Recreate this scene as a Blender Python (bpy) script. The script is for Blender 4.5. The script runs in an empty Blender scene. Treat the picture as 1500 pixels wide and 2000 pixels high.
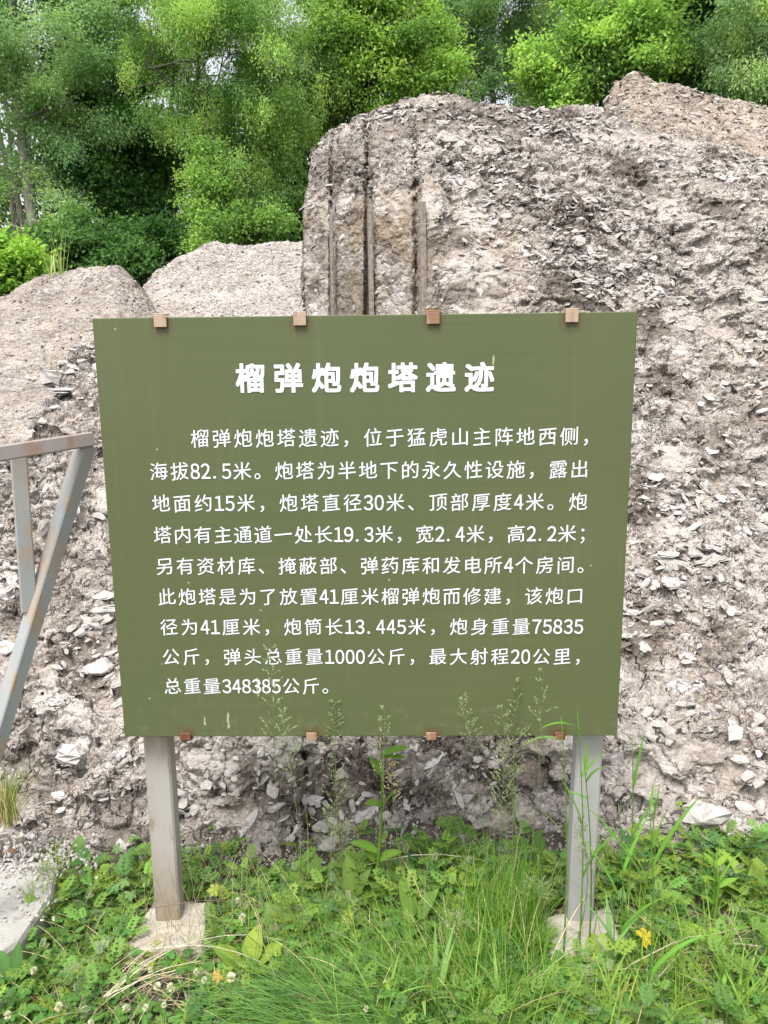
import bpy, math, random
import numpy as np
from mathutils import Matrix, Vector

random.seed(7)
rng = np.random.default_rng(11)
scn = bpy.context.scene
COL = scn.collection

# ------------------------------------------------------------------ camera
BZ = 0.55                                   # height of the sign panel's lower edge
CAM = np.array([0.07455, -1.73729, 0.87881 + BZ])
CR = np.array([0.99979724, 0.01710473, -0.01062601])
CU = np.array([0.00731212, 0.18328697, 0.98303226])
CF = np.array([-0.01876211, 0.98291063, -0.18312473])
cd = bpy.data.cameras.new("camera")
cam = bpy.data.objects.new("camera", cd)
COL.objects.link(cam)
M4 = Matrix.Identity(4)
for i in range(3):
    M4[i][0], M4[i][1], M4[i][2], M4[i][3] = CR[i], CU[i], -CF[i], CAM[i]
cam.matrix_world = M4
cd.sensor_fit = 'VERTICAL'
cd.sensor_height = 24.0
cd.lens = 24.0 * 1500 / 2000
cd.clip_start = 0.05
cd.clip_end = 1000
scn.camera = cam

# ------------------------------------------------------------------ light
SUN_EL, SUN_ROT = math.radians(62), math.radians(200)
world = bpy.data.worlds.new("World")
scn.world = world
world.use_nodes = True
wn, wl = world.node_tree.nodes, world.node_tree.links
sky = wn.new("ShaderNodeTexSky")
sky.sky_type = 'NISHITA'
sky.sun_disc = False
sky.sun_elevation = SUN_EL
sky.sun_rotation = SUN_ROT
sky.air_density = 1.0
sky.dust_density = 4.0
sky.ozone_density = 1.0
hsv = wn.new("ShaderNodeHueSaturation")     # thin white overcast: most of the blue is gone
hsv.inputs["Saturation"].default_value = 0.22
wl.new(sky.outputs[0], hsv.inputs["Color"])
wl.new(hsv.outputs[0], wn["Background"].inputs[0])
wn["Background"].inputs[1].default_value = 0.15
sd = bpy.data.lights.new("sun", 'SUN')
sd.energy = 1.8
sd.angle = math.radians(20)
sd.color = (1.0, 0.96, 0.9)
sun = bpy.data.objects.new("sun", sd)
COL.objects.link(sun)
_az = SUN_ROT
sv = Vector((math.sin(_az) * math.cos(SUN_EL), math.cos(_az) * math.cos(SUN_EL), math.sin(SUN_EL)))
sun.rotation_euler = sv.to_track_quat('Z', 'Y').to_euler()
sun.location = (0, 0, 20)
scn.view_settings.view_transform = 'Standard'
scn.view_settings.look = 'None'
scn.view_settings.exposure = 1.08
scn.view_settings.gamma = 1
scn.render.engine = 'CYCLES'
scn.cycles.max_bounces = 6
scn.cycles.diffuse_bounces = 4
scn.cycles.transmission_bounces = 4
scn.cycles.use_denoising = True

# ------------------------------------------------------------------ helpers
def ray(px, py):
    return CF * 1500 + CR * (px - 750) - CU * (py - 1000)

def P(px, py, y):
    """world point at depth y that was measured at this place of the photograph"""
    d = ray(px, py)
    return CAM + d * ((y - CAM[1]) / d[1])

def G(px, py, z=0.0):
    d = ray(px, py)
    return CAM + d * ((z - CAM[2]) / d[2])

def tag(o, label=None, cat=None, group=None, kind=None):
    if label: o["label"] = label
    if cat: o["category"] = cat
    if group: o["group"] = group
    if kind: o["kind"] = kind
    return o

def empty(name, loc=(0, 0, 0), rz=0.0):
    o = bpy.data.objects.new(name, None)
    o.empty_display_size = 0.1
    COL.objects.link(o)
    o.location = loc
    o.rotation_euler = (0, 0, rz)
    return o

class MB:
    """collects vertices, faces and per-vertex colours, then links them as ONE mesh object"""
    def __init__(self):
        self.v, self.f, self.c, self.n = [], [], [], 0
    def add(self, verts, faces, col=(1, 1, 1)):
        verts = np.asarray(verts, float)
        self.v.append(verts)
        c = np.asarray(col, float)
        if c.ndim == 1: c = np.tile(c, (len(verts), 1))
        self.c.append(c)
        n = self.n
        self.f.append((np.asarray(faces) + n) if isinstance(faces, np.ndarray) else [[i + n for i in f] for f in faces])
        self.n += len(verts)
    def mesh(self, name, smooth=False):
        v = np.concatenate(self.v); c = np.concatenate(self.c)
        starts, idx, k = [], [], 0
        for f in self.f:
            if isinstance(f, np.ndarray):
                idx.append(f.ravel()); starts.append(k + np.arange(len(f)) * f.shape[1]); k += f.size
            else:
                for q in f:
                    starts.append(np.array([k])); idx.append(np.array(q)); k += len(q)
        idx = np.concatenate(idx); starts = np.concatenate(starts)
        me = bpy.data.meshes.new(name)
        me.vertices.add(len(v)); me.vertices.foreach_set("co", v.astype(np.float32).ravel())
        me.loops.add(len(idx)); me.loops.foreach_set("vertex_index", idx.astype(np.int32))
        me.polygons.add(len(starts)); me.polygons.foreach_set("loop_start", starts.astype(np.int32))
        me.update(calc_edges=True)
        me.validate()
        a = me.color_attributes.new("col", 'FLOAT_COLOR', 'POINT')
        cc = np.ones((len(v), 4), np.float32); cc[:, :3] = c
        if len(me.vertices) == len(v):
            a.data.foreach_set("color", cc.ravel())
        me.polygons.foreach_set("use_smooth", np.full(len(me.polygons), smooth, dtype=bool))
        return me
    def build(self, name, mat, parent=None, smooth=False):
        me = self.mesh(name, smooth)
        me.materials.append(mat)
        o = bpy.data.objects.new(name, me)
        COL.objects.link(o)
        if parent is not None: o.parent = parent
        return o

def copy_tree(o, parent=None):
    c = o.copy()
    COL.objects.link(c)
    if parent is not None: c.parent = parent
    for ch in list(o.children): copy_tree(ch, c)
    return c

def unit(v):
    v = np.asarray(v, float)
    return v / (np.linalg.norm(v) + 1e-12)

def tube(mb, pts, radii, sides=6, col=(1, 1, 1)):
    pts = np.asarray(pts, float)
    n = len(pts)
    if np.isscalar(radii): radii = [radii] * n
    t = np.gradient(pts, axis=0)
    ref = np.array([0.31, 0.87, 0.2])
    rings = []
    for i in range(n):
        d = unit(t[i]); a = unit(np.cross(d, ref)); b = np.cross(d, a)
        th = np.arange(sides) * 2 * math.pi / sides
        rings.append(pts[i] + radii[i] * (np.outer(np.cos(th), a) + np.outer(np.sin(th), b)))
    f = []
    for i in range(n - 1):
        for k in range(sides):
            k2 = (k + 1) % sides
            f.append([i * sides + k, i * sides + k2, (i + 1) * sides + k2, (i + 1) * sides + k])
    f.append(list(range(sides))[::-1]); f.append([(n - 1) * sides + k for k in range(sides)])
    mb.add(np.concatenate(rings), f, col)

def box(mb, c, s, rot=None, bev=0.0, col=(1, 1, 1)):
    """bevelled box (chamfered edges)"""
    hx, hy, hz = np.array(s) / 2
    b = min(bev, hx * .9, hy * .9, hz * .9)
    vs = []
    if b <= 0:
        vs = [[sx * hx, sy * hy, sz * hz] for sx in (-1, 1) for sy in (-1, 1) for sz in (-1, 1)]
        fs = [[0, 1, 3, 2], [4, 6, 7, 5], [0, 4, 5, 1], [2, 3, 7, 6], [0, 2, 6, 4], [1, 5, 7, 3]]
    else:
        idx = {}
        for sx in (-1, 1):
            for sy in (-1, 1):
                for sz in (-1, 1):
                    for ax in range(3):
                        p = [sx * (hx - b), sy * (hy - b), sz * (hz - b)]
                        p[ax] = (sx * hx, sy * hy, sz * hz)[ax]
                        idx[(sx, sy, sz, ax)] = len(vs); vs.append(p)
        fs = []
        S = (-1, 1)
        for s0 in S:
            fs.append([idx[(s0, a, c2, 0)] for a, c2 in ((-1, -1), (1, -1), (1, 1), (-1, 1))])
            fs.append([idx[(a, s0, c2, 1)] for a, c2 in ((-1, -1), (1, -1), (1, 1), (-1, 1))])
            fs.append([idx[(a, c2, s0, 2)] for a, c2 in ((-1, -1), (1, -1), (1, 1), (-1, 1))])
        for a in S:
            for c2 in S:
                fs.append([idx[(a, c2, -1, 0)], idx[(a, c2, 1, 0)], idx[(a, c2, 1, 1)], idx[(a, c2, -1, 1)]])
                fs.append([idx[(a, -1, c2, 0)], idx[(a, 1, c2, 0)], idx[(a, 1, c2, 2)], idx[(a, -1, c2, 2)]])
                fs.append([idx[(-1, a, c2, 1)], idx[(1, a, c2, 1)], idx[(1, a, c2, 2)], idx[(-1, a, c2, 2)]])
        for a in S:
            for c2 in S:
                for e in S:
                    fs.append([idx[(a, c2, e, 0)], idx[(a, c2, e, 1)], idx[(a, c2, e, 2)]])
        # consistent winding
        va = np.array(vs)
        fs = [f if np.dot(np.cross(va[f[1]] - va[f[0]], va[f[2]] - va[f[0]]), va[f].mean(0)) > 0 else f[::-1] for f in fs]
    vs = np.array(vs)
    if rot is not None: vs = vs @ np.array(rot).T
    mb.add(vs + np.array(c), fs, col)

def beam(mb, a, b, w, h, roll=0.0, bev=0.003):
    """square tube from a to b"""
    a, b = np.array(a, float), np.array(b, float)
    d = unit(b - a)
    ref = np.array([0, 1, 0]) if abs(d[1]) < .9 else np.array([0, 0, 1])
    x = unit(np.cross(ref, d)); y = np.cross(d, x)
    x2 = x * math.cos(roll) + y * math.sin(roll); y2 = np.cross(d, x2)
    box(mb, (a + b) / 2, (w, h, np.linalg.norm(b - a)), np.stack([x2, y2, d], 1), bev)

def vnoise(p, seed=0):
    """value noise on points (n,3), about -1..1"""
    p = np.asarray(p, float)
    i = np.floor(p).astype(np.int64); f = p - i; f = f * f * (3 - 2 * f)
    out = 0
    for dx in (0, 1):
        for dy in (0, 1):
            for dz in (0, 1):
                h = ((i[:, 0] + dx) * 374761393 + (i[:, 1] + dy) * 668265263 + (i[:, 2] + dz) * 2147483647 + seed * 974711) & 0xffffffff
                h = ((h ^ (h >> 13)) * 1274126177) & 0xffffffff
                h = (h ^ (h >> 16)) & 0xffff
                w = (f[:, 0] if dx else 1 - f[:, 0]) * (f[:, 1] if dy else 1 - f[:, 1]) * (f[:, 2] if dz else 1 - f[:, 2])
                out = out + w * (h / 32768.0 - 1)
    return out

def fbm(p, oct=4, seed=0):
    p = np.asarray(p, float); o = 0; a = 1
    for k in range(oct):
        o = o + a * vnoise(p * 2 ** k + 17.3 * k, seed + k); a *= .5
    return o

# ------------------------------------------------------------------ materials
def new_mat(name):
    m = bpy.data.materials.new(name)
    m.use_nodes = True
    nt = m.node_tree
    return m, nt, nt.nodes, nt.links, nt.nodes["Principled BSDF"]

class NG:
    """small helper to write node graphs"""
    def __init__(self, nt): self.nt, self.N, self.L = nt, nt.nodes, nt.links
    def _s(self, sock, v):
        if isinstance(v, bpy.types.NodeSocket): self.L.new(v, sock)
        elif v is not None: sock.default_value = v
    def math(self, op, a, b=None, c=None, clamp=False):
        n = self.N.new("ShaderNodeMath"); n.operation = op; n.use_clamp = clamp
        self._s(n.inputs[0], a)
        if b is not None: self._s(n.inputs[1], b)
        if c is not None: self._s(n.inputs[2], c)
        return n.outputs[0]
    def vmath(self, op, a, b=None, out=0):
        n = self.N.new("ShaderNodeVectorMath"); n.operation = op
        self._s(n.inputs[0], a)
        if b is not None:
            if op == 'SCALE': self._s(n.inputs[3], b)
            else: self._s(n.inputs[1], b)
        return n.outputs[out]
    def mix(self, f, a, b):
        n = self.N.new("ShaderNodeMix"); n.data_type = 'RGBA'
        self._s(n.inputs[0], f); self._s(n.inputs[6], a); self._s(n.inputs[7], b)
        return n.outputs[2]
    def noise(self, vec, scale, detail=4, rough=.55, dist=0, out="Fac"):
        n = self.N.new("ShaderNodeTexNoise")
        self._s(n.inputs["Vector"], vec)
        n.inputs["Scale"].default_value = scale; n.inputs["Detail"].default_value = detail
        n.inputs["Roughness"].default_value = rough; n.inputs["Distortion"].default_value = dist
        return n.outputs[out]
    def vor(self, vec, scale, feat='F1', rnd=1.0):
        n = self.N.new("ShaderNodeTexVoronoi"); n.feature = feat
        self._s(n.inputs["Vector"], vec); n.inputs["Scale"].default_value = scale
        n.inputs["Randomness"].default_value = rnd
        return n
    def ramp(self, fac, stops, interp='LINEAR'):
        n = self.N.new("ShaderNodeValToRGB"); self._s(n.inputs[0], fac)
        e = n.color_ramp.elements
        n.color_ramp.interpolation = interp
        while len(e) < len(stops): e.new(.5)
        for el, (p, c) in zip(e, stops):
            el.position = p; el.color = (*c, 1) if len(c) == 3 else c
        return n.outputs[0]
    def step(self, v, a, b):
        n = self.N.new("ShaderNodeMapRange"); n.interpolation_type = 'SMOOTHSTEP'
        self._s(n.inputs[0], v); n.inputs[1].default_value = a; n.inputs[2].default_value = b
        return n.outputs[0]
    def coord(self, which="Object"):
        return self.N.new("ShaderNodeTexCoord").outputs[which]
    def sep(self, v):
        n = self.N.new("ShaderNodeSeparateXYZ"); self._s(n.inputs[0], v); return n.outputs
    def rgb(self, c):
        n = self.N.new("ShaderNodeRGB"); n.outputs[0].default_value = (*c, 1); return n.outputs[0]
    def attr(self, name):
        n = self.N.new("ShaderNodeAttribute"); n.attribute_name = name; return n.outputs["Color"]
    def bump(self, h, strength=.5, dist=.01, normal=None):
        n = self.N.new("ShaderNodeBump"); self._s(n.inputs["Height"], h)
        n.inputs["Strength"].default_value = strength; n.inputs["Distance"].default_value = dist
        if normal is not None: self._s(n.inputs["Normal"], normal)
        return n.outputs[0]

def rock_mat(name, s1=7.5, s2=19, amp=1.0, tint=(1, 1, 1), dark=1.0, seed=0.0, smooth_zone=True, lf=1.0):
    m, nt, N, L, bsdf = new_mat(name)
    g = NG(nt)
    p0 = g.vmath('ADD', g.coord(), (seed, seed * 1.7, seed * .6))
    # warp so that the fragments are ragged, then squash so that they lie flat like broken flakes
    w = g.vmath('SUBTRACT', g.noise(p0, 5, 4, .6, out="Color"), (.5, .5, .5))
    pw = g.vmath('ADD', p0, g.vmath('SCALE', w, .10))
    w2 = g.vmath('SUBTRACT', g.noise(p0, 22, 3, .6, out="Color"), (.5, .5, .5))
    pw = g.vmath('ADD', pw, g.vmath('SCALE', w2, .035))
    pq = g.vmath('MULTIPLY', pw, (1.0, 1.15, 1.75))
    vert = g.attr("col")
    vs_ = g.sep(vert)
    rough = vs_[0]                                    # 1 on loose slopes, low on the cast end wall
    def lumps(scale):
        v = g.vor(pq, scale)
        e = g.vor(pq, scale, 'DISTANCE_TO_EDGE').outputs["Distance"]
        top = g.math('MULTIPLY', g.step(e, .0, .22), g.math('MULTIPLY_ADD', g.sep(v.outputs["Color"])[1], .8, .2))
        return top, e, v.outputs["Color"]
    l1, e1, c1 = lumps(s1)
    l2, e2, c2 = lumps(s2)
    l3, e3, c3 = lumps(s2 * 2.6)
    big = g.noise(p0, 1.3, 4, .55)                    # where rubble, where matrix
    rub = g.step(big, .43, .58)
    rub2 = g.step(g.noise(p0, 3.1, 4, .6), .40, .58)
    crack = g.math('SUBTRACT', g.step(g.vor(g.vmath('ADD', pq, g.vmath('SCALE', w, .12)), s1 * .55, 'DISTANCE_TO_EDGE').outputs["Distance"], 0, .022), 1)
    h = g.math('MULTIPLY', g.math('MULTIPLY', l1, .045), g.math('MULTIPLY_ADD', rub, .8, .2))
    h = g.math('ADD', h, g.math('MULTIPLY', g.math('MULTIPLY', l2, .022), g.math('MULTIPLY_ADD', rub2, .8, .2)))
    h = g.math('ADD', h, g.math('MULTIPLY', g.math('MULTIPLY', l3, .009), g.math('MULTIPLY_ADD', rub2, .7, .3)))
    h = g.math('ADD', h, g.math('MULTIPLY', crack, .020))
    fine = g.math('SUBTRACT', g.noise(pw, 24, 3, .55), .5)
    h = g.math('MULTIPLY', g.math('SUBTRACT', h, .022), amp)
    h = g.math('ADD', h, g.math('MULTIPLY', fine, .022))
    h = g.math('MULTIPLY', h, rough)
    dn = N.new("ShaderNodeDisplacement")
    dn.inputs["Midlevel"].default_value = 0; dn.inputs["Scale"].default_value = 1
    L.new(h, dn.inputs["Height"])
    L.new(dn.outputs[0], N["Material Output"].inputs["Displacement"])
    m.displacement_method = 'BOTH'
    # colour: pinkish grey lime concrete, tan clay matrix, near white broken stone, dark organic crust
    T = lambda c: tuple(a * b for a, b in zip(c, tint))
    matrix = g.ramp(g.noise(p0, 2.4, 5, .6), [(.30, T((.27, .225, .185))), (.45, T((.40, .35, .305))), (.60, T((.52, .475, .435))), (.75, T((.45, .42, .40)))])
    st1 = g.ramp(g.sep(c1)[0], [(.0, T((.28, .25, .23))), (.35, T((.43, .395, .37))), (.7, T((.54, .51, .485))), (1, T((.68, .665, .645)))])
    st2 = g.ramp(g.sep(c2)[2], [(.0, T((.22, .195, .175))), (.35, T((.42, .385, .36))), (.75, T((.55, .52, .50))), (1, T((.72, .71, .70)))])
    st3 = g.ramp(g.sep(c3)[1], [(.0, T((.20, .175, .155))), (.5, T((.44, .40, .375))), (1, T((.64, .62, .60)))])
    c = g.mix(g.math('MULTIPLY', rub, .55), matrix, st1)
    c = g.mix(g.math('MULTIPLY', g.math('MULTIPLY', rub2, g.step(g.sep(c2)[0], .25, .5)), .75), c, st2)
    c = g.mix(g.math('MULTIPLY', g.step(g.sep(c3)[0], .55, .75), .55), c, st3)
    c = g.mix(g.math('MULTIPLY', g.math('SUBTRACT', 1, vs_[1]), g.step(g.noise(p0, 3.2, 4, .6), .42, .58)), c, g.ramp(g.noise(p0, 8, 5, .6), [(.3, (.20, .155, .11)), (.7, (.33, .275, .215))]))
    crust = g.math('MULTIPLY', g.step(g.noise(g.vmath('MULTIPLY', pw, (1, 1, 1.8)), 2.6, 6, .68, .6), .535, .63), .75 * dark)
    broad = g.math('MULTIPLY', g.step(g.noise(g.vmath('MULTIPLY', pw, (1, 1, 1.3)), 1.15, 5, .62, .4), .50, .62), .5 * dark)
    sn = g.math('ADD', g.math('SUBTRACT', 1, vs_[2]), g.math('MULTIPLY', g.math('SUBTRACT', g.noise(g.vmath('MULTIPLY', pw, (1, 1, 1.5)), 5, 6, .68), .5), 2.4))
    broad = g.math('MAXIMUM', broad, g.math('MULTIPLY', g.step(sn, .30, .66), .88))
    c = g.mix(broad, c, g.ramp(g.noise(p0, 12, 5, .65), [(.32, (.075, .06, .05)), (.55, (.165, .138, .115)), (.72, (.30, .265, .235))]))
    c = g.mix(crust, c, g.ramp(g.noise(p0, 30, 3, .6), [(.35, (.075, .06, .052)), (.65, (.21, .175, .15))]))
    spk = g.ramp(g.noise(p0, 70, 5, .7), [(.3, (.62, .6, .58)), (.55, (1, 1, 1)), (.8, (1.25, 1.25, 1.25))])
    mm = N.new("ShaderNodeMix"); mm.data_type = 'RGBA'; mm.blend_type = 'MULTIPLY'; mm.inputs[0].default_value = .9
    L.new(c, mm.inputs[6]); L.new(spk, mm.inputs[7])
    L.new(mm.outputs[2], bsdf.inputs["Base Color"])
    bsdf.inputs["Roughness"].default_value = .92
    bsdf.inputs["Specular IOR Level"].default_value = .2
    return m

def leaf_mat(name, tr=.38, rough=.5, gain=1.0, spec=.35, sat=1.0):
    m, nt, N, L, b = new_mat(name)
    g = NG(nt)
    c = g.attr("col")
    if sat != 1:
        hs = N.new("ShaderNodeHueSaturation"); hs.inputs["Saturation"].default_value = sat; L.new(c, hs.inputs["Color"]); c = hs.outputs[0]
    if gain != 1: c = g.vmath('SCALE', c, gain)
    L.new(c, b.inputs["Base Color"])
    b.inputs["Roughness"].default_value = rough
    b.inputs["Specular IOR Level"].default_value = spec
    t = N.new("ShaderNodeBsdfTranslucent")
    tc = g.vmath('MULTIPLY', c, (1.25, 1.2, .7))
    L.new(tc, t.inputs[0])
    mx = N.new("ShaderNodeMixShader"); mx.inputs[0].default_value = tr
    L.new(b.outputs[0], mx.inputs[1]); L.new(t.outputs[0], mx.inputs[2])
    L.new(mx.outputs[0], N["Material Output"].inputs[0])
    return m

def bark_mat(name, a, b2):
    m, nt, N, L, b = new_mat(name)
    g = NG(nt)
    p = g.vmath('MULTIPLY', g.coord(), (1, 1, .25))
    n = g.noise(p, 22, 5, .65)
    L.new(g.ramp(n, [(.3, a), (.7, b2)]), b.inputs["Base Color"])
    L.new(g.bump(n, .8, .02), b.inputs["Normal"])
    b.inputs["Roughness"].default_value = .9
    return m

LEAF = leaf_mat("leaf", .50, .7, 1.6, .12, .9)
HERB = leaf_mat("herb", .36, .6, 1.2, .2)
STRAW = leaf_mat("straw", .15, .7)
PETAL = leaf_mat("petal", .25, .7)
BARK = bark_mat("bark", (.05, .042, .035), (.13, .115, .10))
BARK_PALE = bark_mat("pale_bark", (.16, .15, .13), (.34, .32, .28))
ROCK = rock_mat("rubble_concrete", amp=.85, tint=(.87, .86, .85))
ROCK_FAR = rock_mat("weathered_rubble", 14, 30, .35, (.90, .89, .885), .35, 5.3)
ROCK_LEFT = rock_mat("brown_rubble", 15, 34, .35, (.81, .785, .765), .65, 2.9)
ROCK_RIGHT = rock_mat("rear_rubble", 10, 24, .5, (.86, .80, .735), .5, 9.1)

def stone_mat():
    m, nt, N, L, b = new_mat("loose_stone")
    g = NG(nt)
    p = g.coord()
    n = g.noise(p, 45, 5, .65)
    c = g.mix(.6, g.attr("col"), g.ramp(n, [(.3, (.22, .19, .17)), (.5, (.40, .37, .345)), (.75, (.52, .495, .47))]))
    L.new(c, b.inputs["Base Color"])
    L.new(g.bump(g.noise(p, 90, 5, .7), .6, .006), b.inputs["Normal"])
    b.inputs["Roughness"].default_value = .9; b.inputs["Specular IOR Level"].default_value = .25
    return m
STONE = stone_mat()

def soil_mat():
    m, nt, N, L, b = new_mat("soil")
    g = NG(nt); p = g.coord()
    n = g.noise(p, 9, 6, .65); n2 = g.noise(p, 90, 4, .7)
    c = g.mix(g.step(n, .4, .62), g.rgb((.055, .042, .030)), g.rgb((.16, .135, .105)))
    v = g.vor(p, 70)
    c = g.mix(g.math('MULTIPLY', g.step(g.sep(v.outputs["Color"])[0], .72, .8), g.math('SUBTRACT', 1, g.step(v.outputs["Distance"], .3, .5))), c, g.rgb((.34, .31, .28)))
    far = g.step(g.vmath('LENGTH', p, out=1), 8, 14)
    c = g.mix(far, c, g.mix(n, g.rgb((.03, .035, .015)), g.rgb((.07, .085, .03))))
    L.new(c, b.inputs["Base Color"])
    L.new(g.bump(g.math('ADD', n, n2), .9, .02), b.inputs["Normal"])
    b.inputs["Roughness"].default_value = .95
    return m
SOIL = soil_mat()

def concrete_mat(name, a, c2, moss=0.0):
    m, nt, N, L, b = new_mat(name)
    g = NG(nt); p = g.coord()
    n = g.noise(p, 7, 6, .6); n2 = g.noise(p, 120, 3, .7)
    c = g.ramp(n, [(.3, a), (.7, c2)])
    c = g.mix(g.step(n2, .6, .72), c, g.rgb(tuple(x * .55 for x in a)))
    c = g.mix(g.math('MULTIPLY', g.step(g.noise(p, 16, 5, .7), .55, .68), .6), c, g.rgb((.13, .105, .08)))
    L.new(c, b.inputs["Base Color"])
    L.new(g.bump(g.math('ADD', g.math('MULTIPLY', n, 2), n2), .5, .006), b.inputs["Normal"])
    b.inputs["Roughness"].default_value = .9
    return m
FOOT = concrete_mat("footing_concrete", (.31, .28, .225), (.43, .395, .335))
SLAB = concrete_mat("path_concrete", (.27, .262, .24), (.37, .36, .335))

def panel_mat():
    m, nt, N, L, b = new_mat("painted_panel")
    g = NG(nt); p = g.coord()
    # printed olive film: fine horizontal banding, slow drift of tone, a few pale bird specks, rust weeping under clips
    x, y, z = g.sep(p)
    band = g.noise(g.vmath('MULTIPLY', p, (.6, 1, 60)), 3, 3, .6)
    slow = g.noise(p, 1.2, 2, .5)
    c = g.mix(slow, g.rgb((.076, .104, .041)), g.rgb((.101, .110, .049)))
    mm = N.new("ShaderNodeMix"); mm.data_type = 'RGBA'; mm.blend_type = 'MULTIPLY'; mm.inputs[0].default_value = 1
    L.new(c, mm.inputs[6]); L.new(g.ramp(band, [(.3, (.93, .93, .93)), (.7, (1.05, 1.05, 1.05))]), mm.inputs[7])
    c = mm.outputs[2]
    v = g.vor(p, 17)
    sp = g.math('MULTIPLY', g.math('SUBTRACT', 1, g.step(v.outputs["Distance"], .035, .05)), g.step(g.sep(v.outputs["Color"])[0], .55, .6))
    c = g.mix(g.math('MULTIPLY', sp, .55), c, g.rgb((.45, .47, .30)))
    rust = None
    for cx in (-.447, -.139, .154, .456):
        dx = g.math('ABSOLUTE', g.math('SUBTRACT', x, cx))
        top = g.math('MULTIPLY', g.math('SUBTRACT', 1, g.step(dx, .012, .034)), g.step(z, BZ + .945, BZ + .985))
        line = g.math('MULTIPLY', g.math('SUBTRACT', 1, g.step(g.math('ABSOLUTE', g.math('SUBTRACT', dx, .003)), .0006, .0022)), g.math('MULTIPLY', g.step(z, BZ + .40, BZ + .98), .22))
        bot = g.math('MULTIPLY', g.math('SUBTRACT', 1, g.step(dx, .012, .030)), g.math('SUBTRACT', 1, g.step(z, BZ + .012, BZ + .035)))
        r = g.math('MAXIMUM', g.math('MAXIMUM', g.math('MULTIPLY', top, .6), line), g.math('MULTIPLY', bot, .55))
        rust = r if rust is None else g.math('MAXIMUM', rust, r)
    c = g.mix(rust, c, g.rgb((.10, .055, .025)))
    st = g.noise(g.vmath('MULTIPLY', p, (55, 1, 1.1)), 1.0, 4, .65)
    pat = g.noise(p, 2.6, 4, .6)
    c = g.mix(g.math('MULTIPLY', g.step(g.math('ADD', g.math('MULTIPLY', st, .6), g.math('MULTIPLY', pat, .4)), .52, .72), .12), c, g.rgb((.22, .22, .15)))
    low = g.math('SUBTRACT', 1, g.step(z, BZ + .0, BZ + .16))
    c = g.mix(g.math('MULTIPLY', low, g.math('MULTIPLY', g.step(g.noise(p, 30, 5, .7), .5, .7), .30)), c, g.rgb((.20, .19, .12)))
    for dx_, z0_, z1_ in ((-.3435, .022, .062), (-.400, .03, .05), (-.268, .105, .15), (.288, .885, .905)):
        wob = g.math('MULTIPLY', g.math('SUBTRACT', g.noise(p, 60, 2, .5), .5), .012)
        dr = g.math('SUBTRACT', 1, g.step(g.math('ABSOLUTE', g.math('SUBTRACT', g.math('ADD', x, wob), dx_)), .0012, .0032))
        c = g.mix(g.math('MULTIPLY', g.math('MULTIPLY', dr, g.math('MULTIPLY', g.step(z, BZ + z0_ - .004, BZ + z0_ + .004), g.math('SUBTRACT', 1, g.step(z, BZ + z1_ - .004, BZ + z1_ + .004)))), .6), c, g.rgb((.50, .52, .40)))
    L.new(c, b.inputs["Base Color"])
    L.new(g.ramp(pat, [(.3, (.38, .38, .38)), (.7, (.58, .58, .58))]), b.inputs["Roughness"]); b.inputs["Specular IOR Level"].default_value = .35
    L.new(g.bump(g.noise(p, 5, 2, .5), .05, .02), b.inputs["Normal"])
    return m
PANEL = panel_mat()

def plain(name, c, rough=.6, metal=0.0, vary=.12, sc=20):
    m, nt, N, L, b = new_mat(name)
    g = NG(nt)
    n = g.noise(g.coord(), sc, 5, .6)
    L.new(g.ramp(n, [(.3, tuple(x * (1 - vary) for x in c)), (.7, tuple(min(1, x * (1 + vary)) for x in c))]), b.inputs["Base Color"])
    b.inputs["Roughness"].default_value = rough; b.inputs["Metallic"].default_value = metal
    return m
WHITE = plain("white_film", (.66, .68, .71), .5, 0, .03)
EDGE = plain("panel_edge", (.58, .62, .50), .5, 0, .1)

def metal_mat(name, a, c2, rustc, lo, hi, top=None):
    m, nt, N, L, b = new_mat(name)
    g = NG(nt); p = g.coord()
    n = g.noise(g.vmath('MULTIPLY', p, (1, 1, .35)), 16, 6, .65)
    c = g.ramp(g.noise(g.vmath('MULTIPLY', p, (1, 1, .3)), 5, 4, .6), [(.3, a), (.7, c2)])
    f = g.step(n, lo, hi)
    if top is not None:
        z = g.sep(p)[2]
        t = g.math('MAXIMUM', g.step(z, top[0], top[1]), g.math('SUBTRACT', 1, g.step(z, top[2], top[3])))
        f = g.math('MAXIMUM', f, g.math('MULTIPLY', t, g.step(n, .3, .55)))
    c = g.mix(g.math('MULTIPLY', f, .8), c, g.mix(g.noise(p, 60, 3, .6), g.rgb(rustc), g.rgb(tuple(x * 1.6 for x in rustc))))
    L.new(c, b.inputs["Base Color"])
    L.new(g.bump(g.noise(p, 70, 4, .7), .25, .003), b.inputs["Normal"])
    b.inputs["Roughness"].default_value = .62; b.inputs["Specular IOR Level"].default_value = .4
    return m
POST_L = metal_mat("weathered_post", (.29, .255, .21), (.36, .345, .325), (.18, .125, .08), .55, .7, (BZ - .14, BZ, .0, .26))
POST_R = metal_mat("grey_post", (.31, .305, .295), (.365, .36, .355), (.24, .20, .16), .62, .8)
RAIL = metal_mat("galvanised_tube", (.27, .295, .30), (.38, .395, .39), (.30, .22, .15), .50, .66, (1.05, 1.42, -2, -1))
RAILTOP = metal_mat("rusty_tube", (.27, .24, .225), (.33, .295, .28), (.22, .14, .095), .47, .62)
CLIP = metal_mat("tan_clip", (.34, .25, .175), (.41, .32, .24), (.16, .065, .03), .52, .66)
RUST2 = metal_mat("scabbed_clip", (.30, .19, .12), (.38, .26, .18), (.12, .045, .02), .42, .58)
RUST = metal_mat("rusty_clip", (.17, .062, .03), (.23, .10, .055), (.07, .025, .015), .45, .6)
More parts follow.
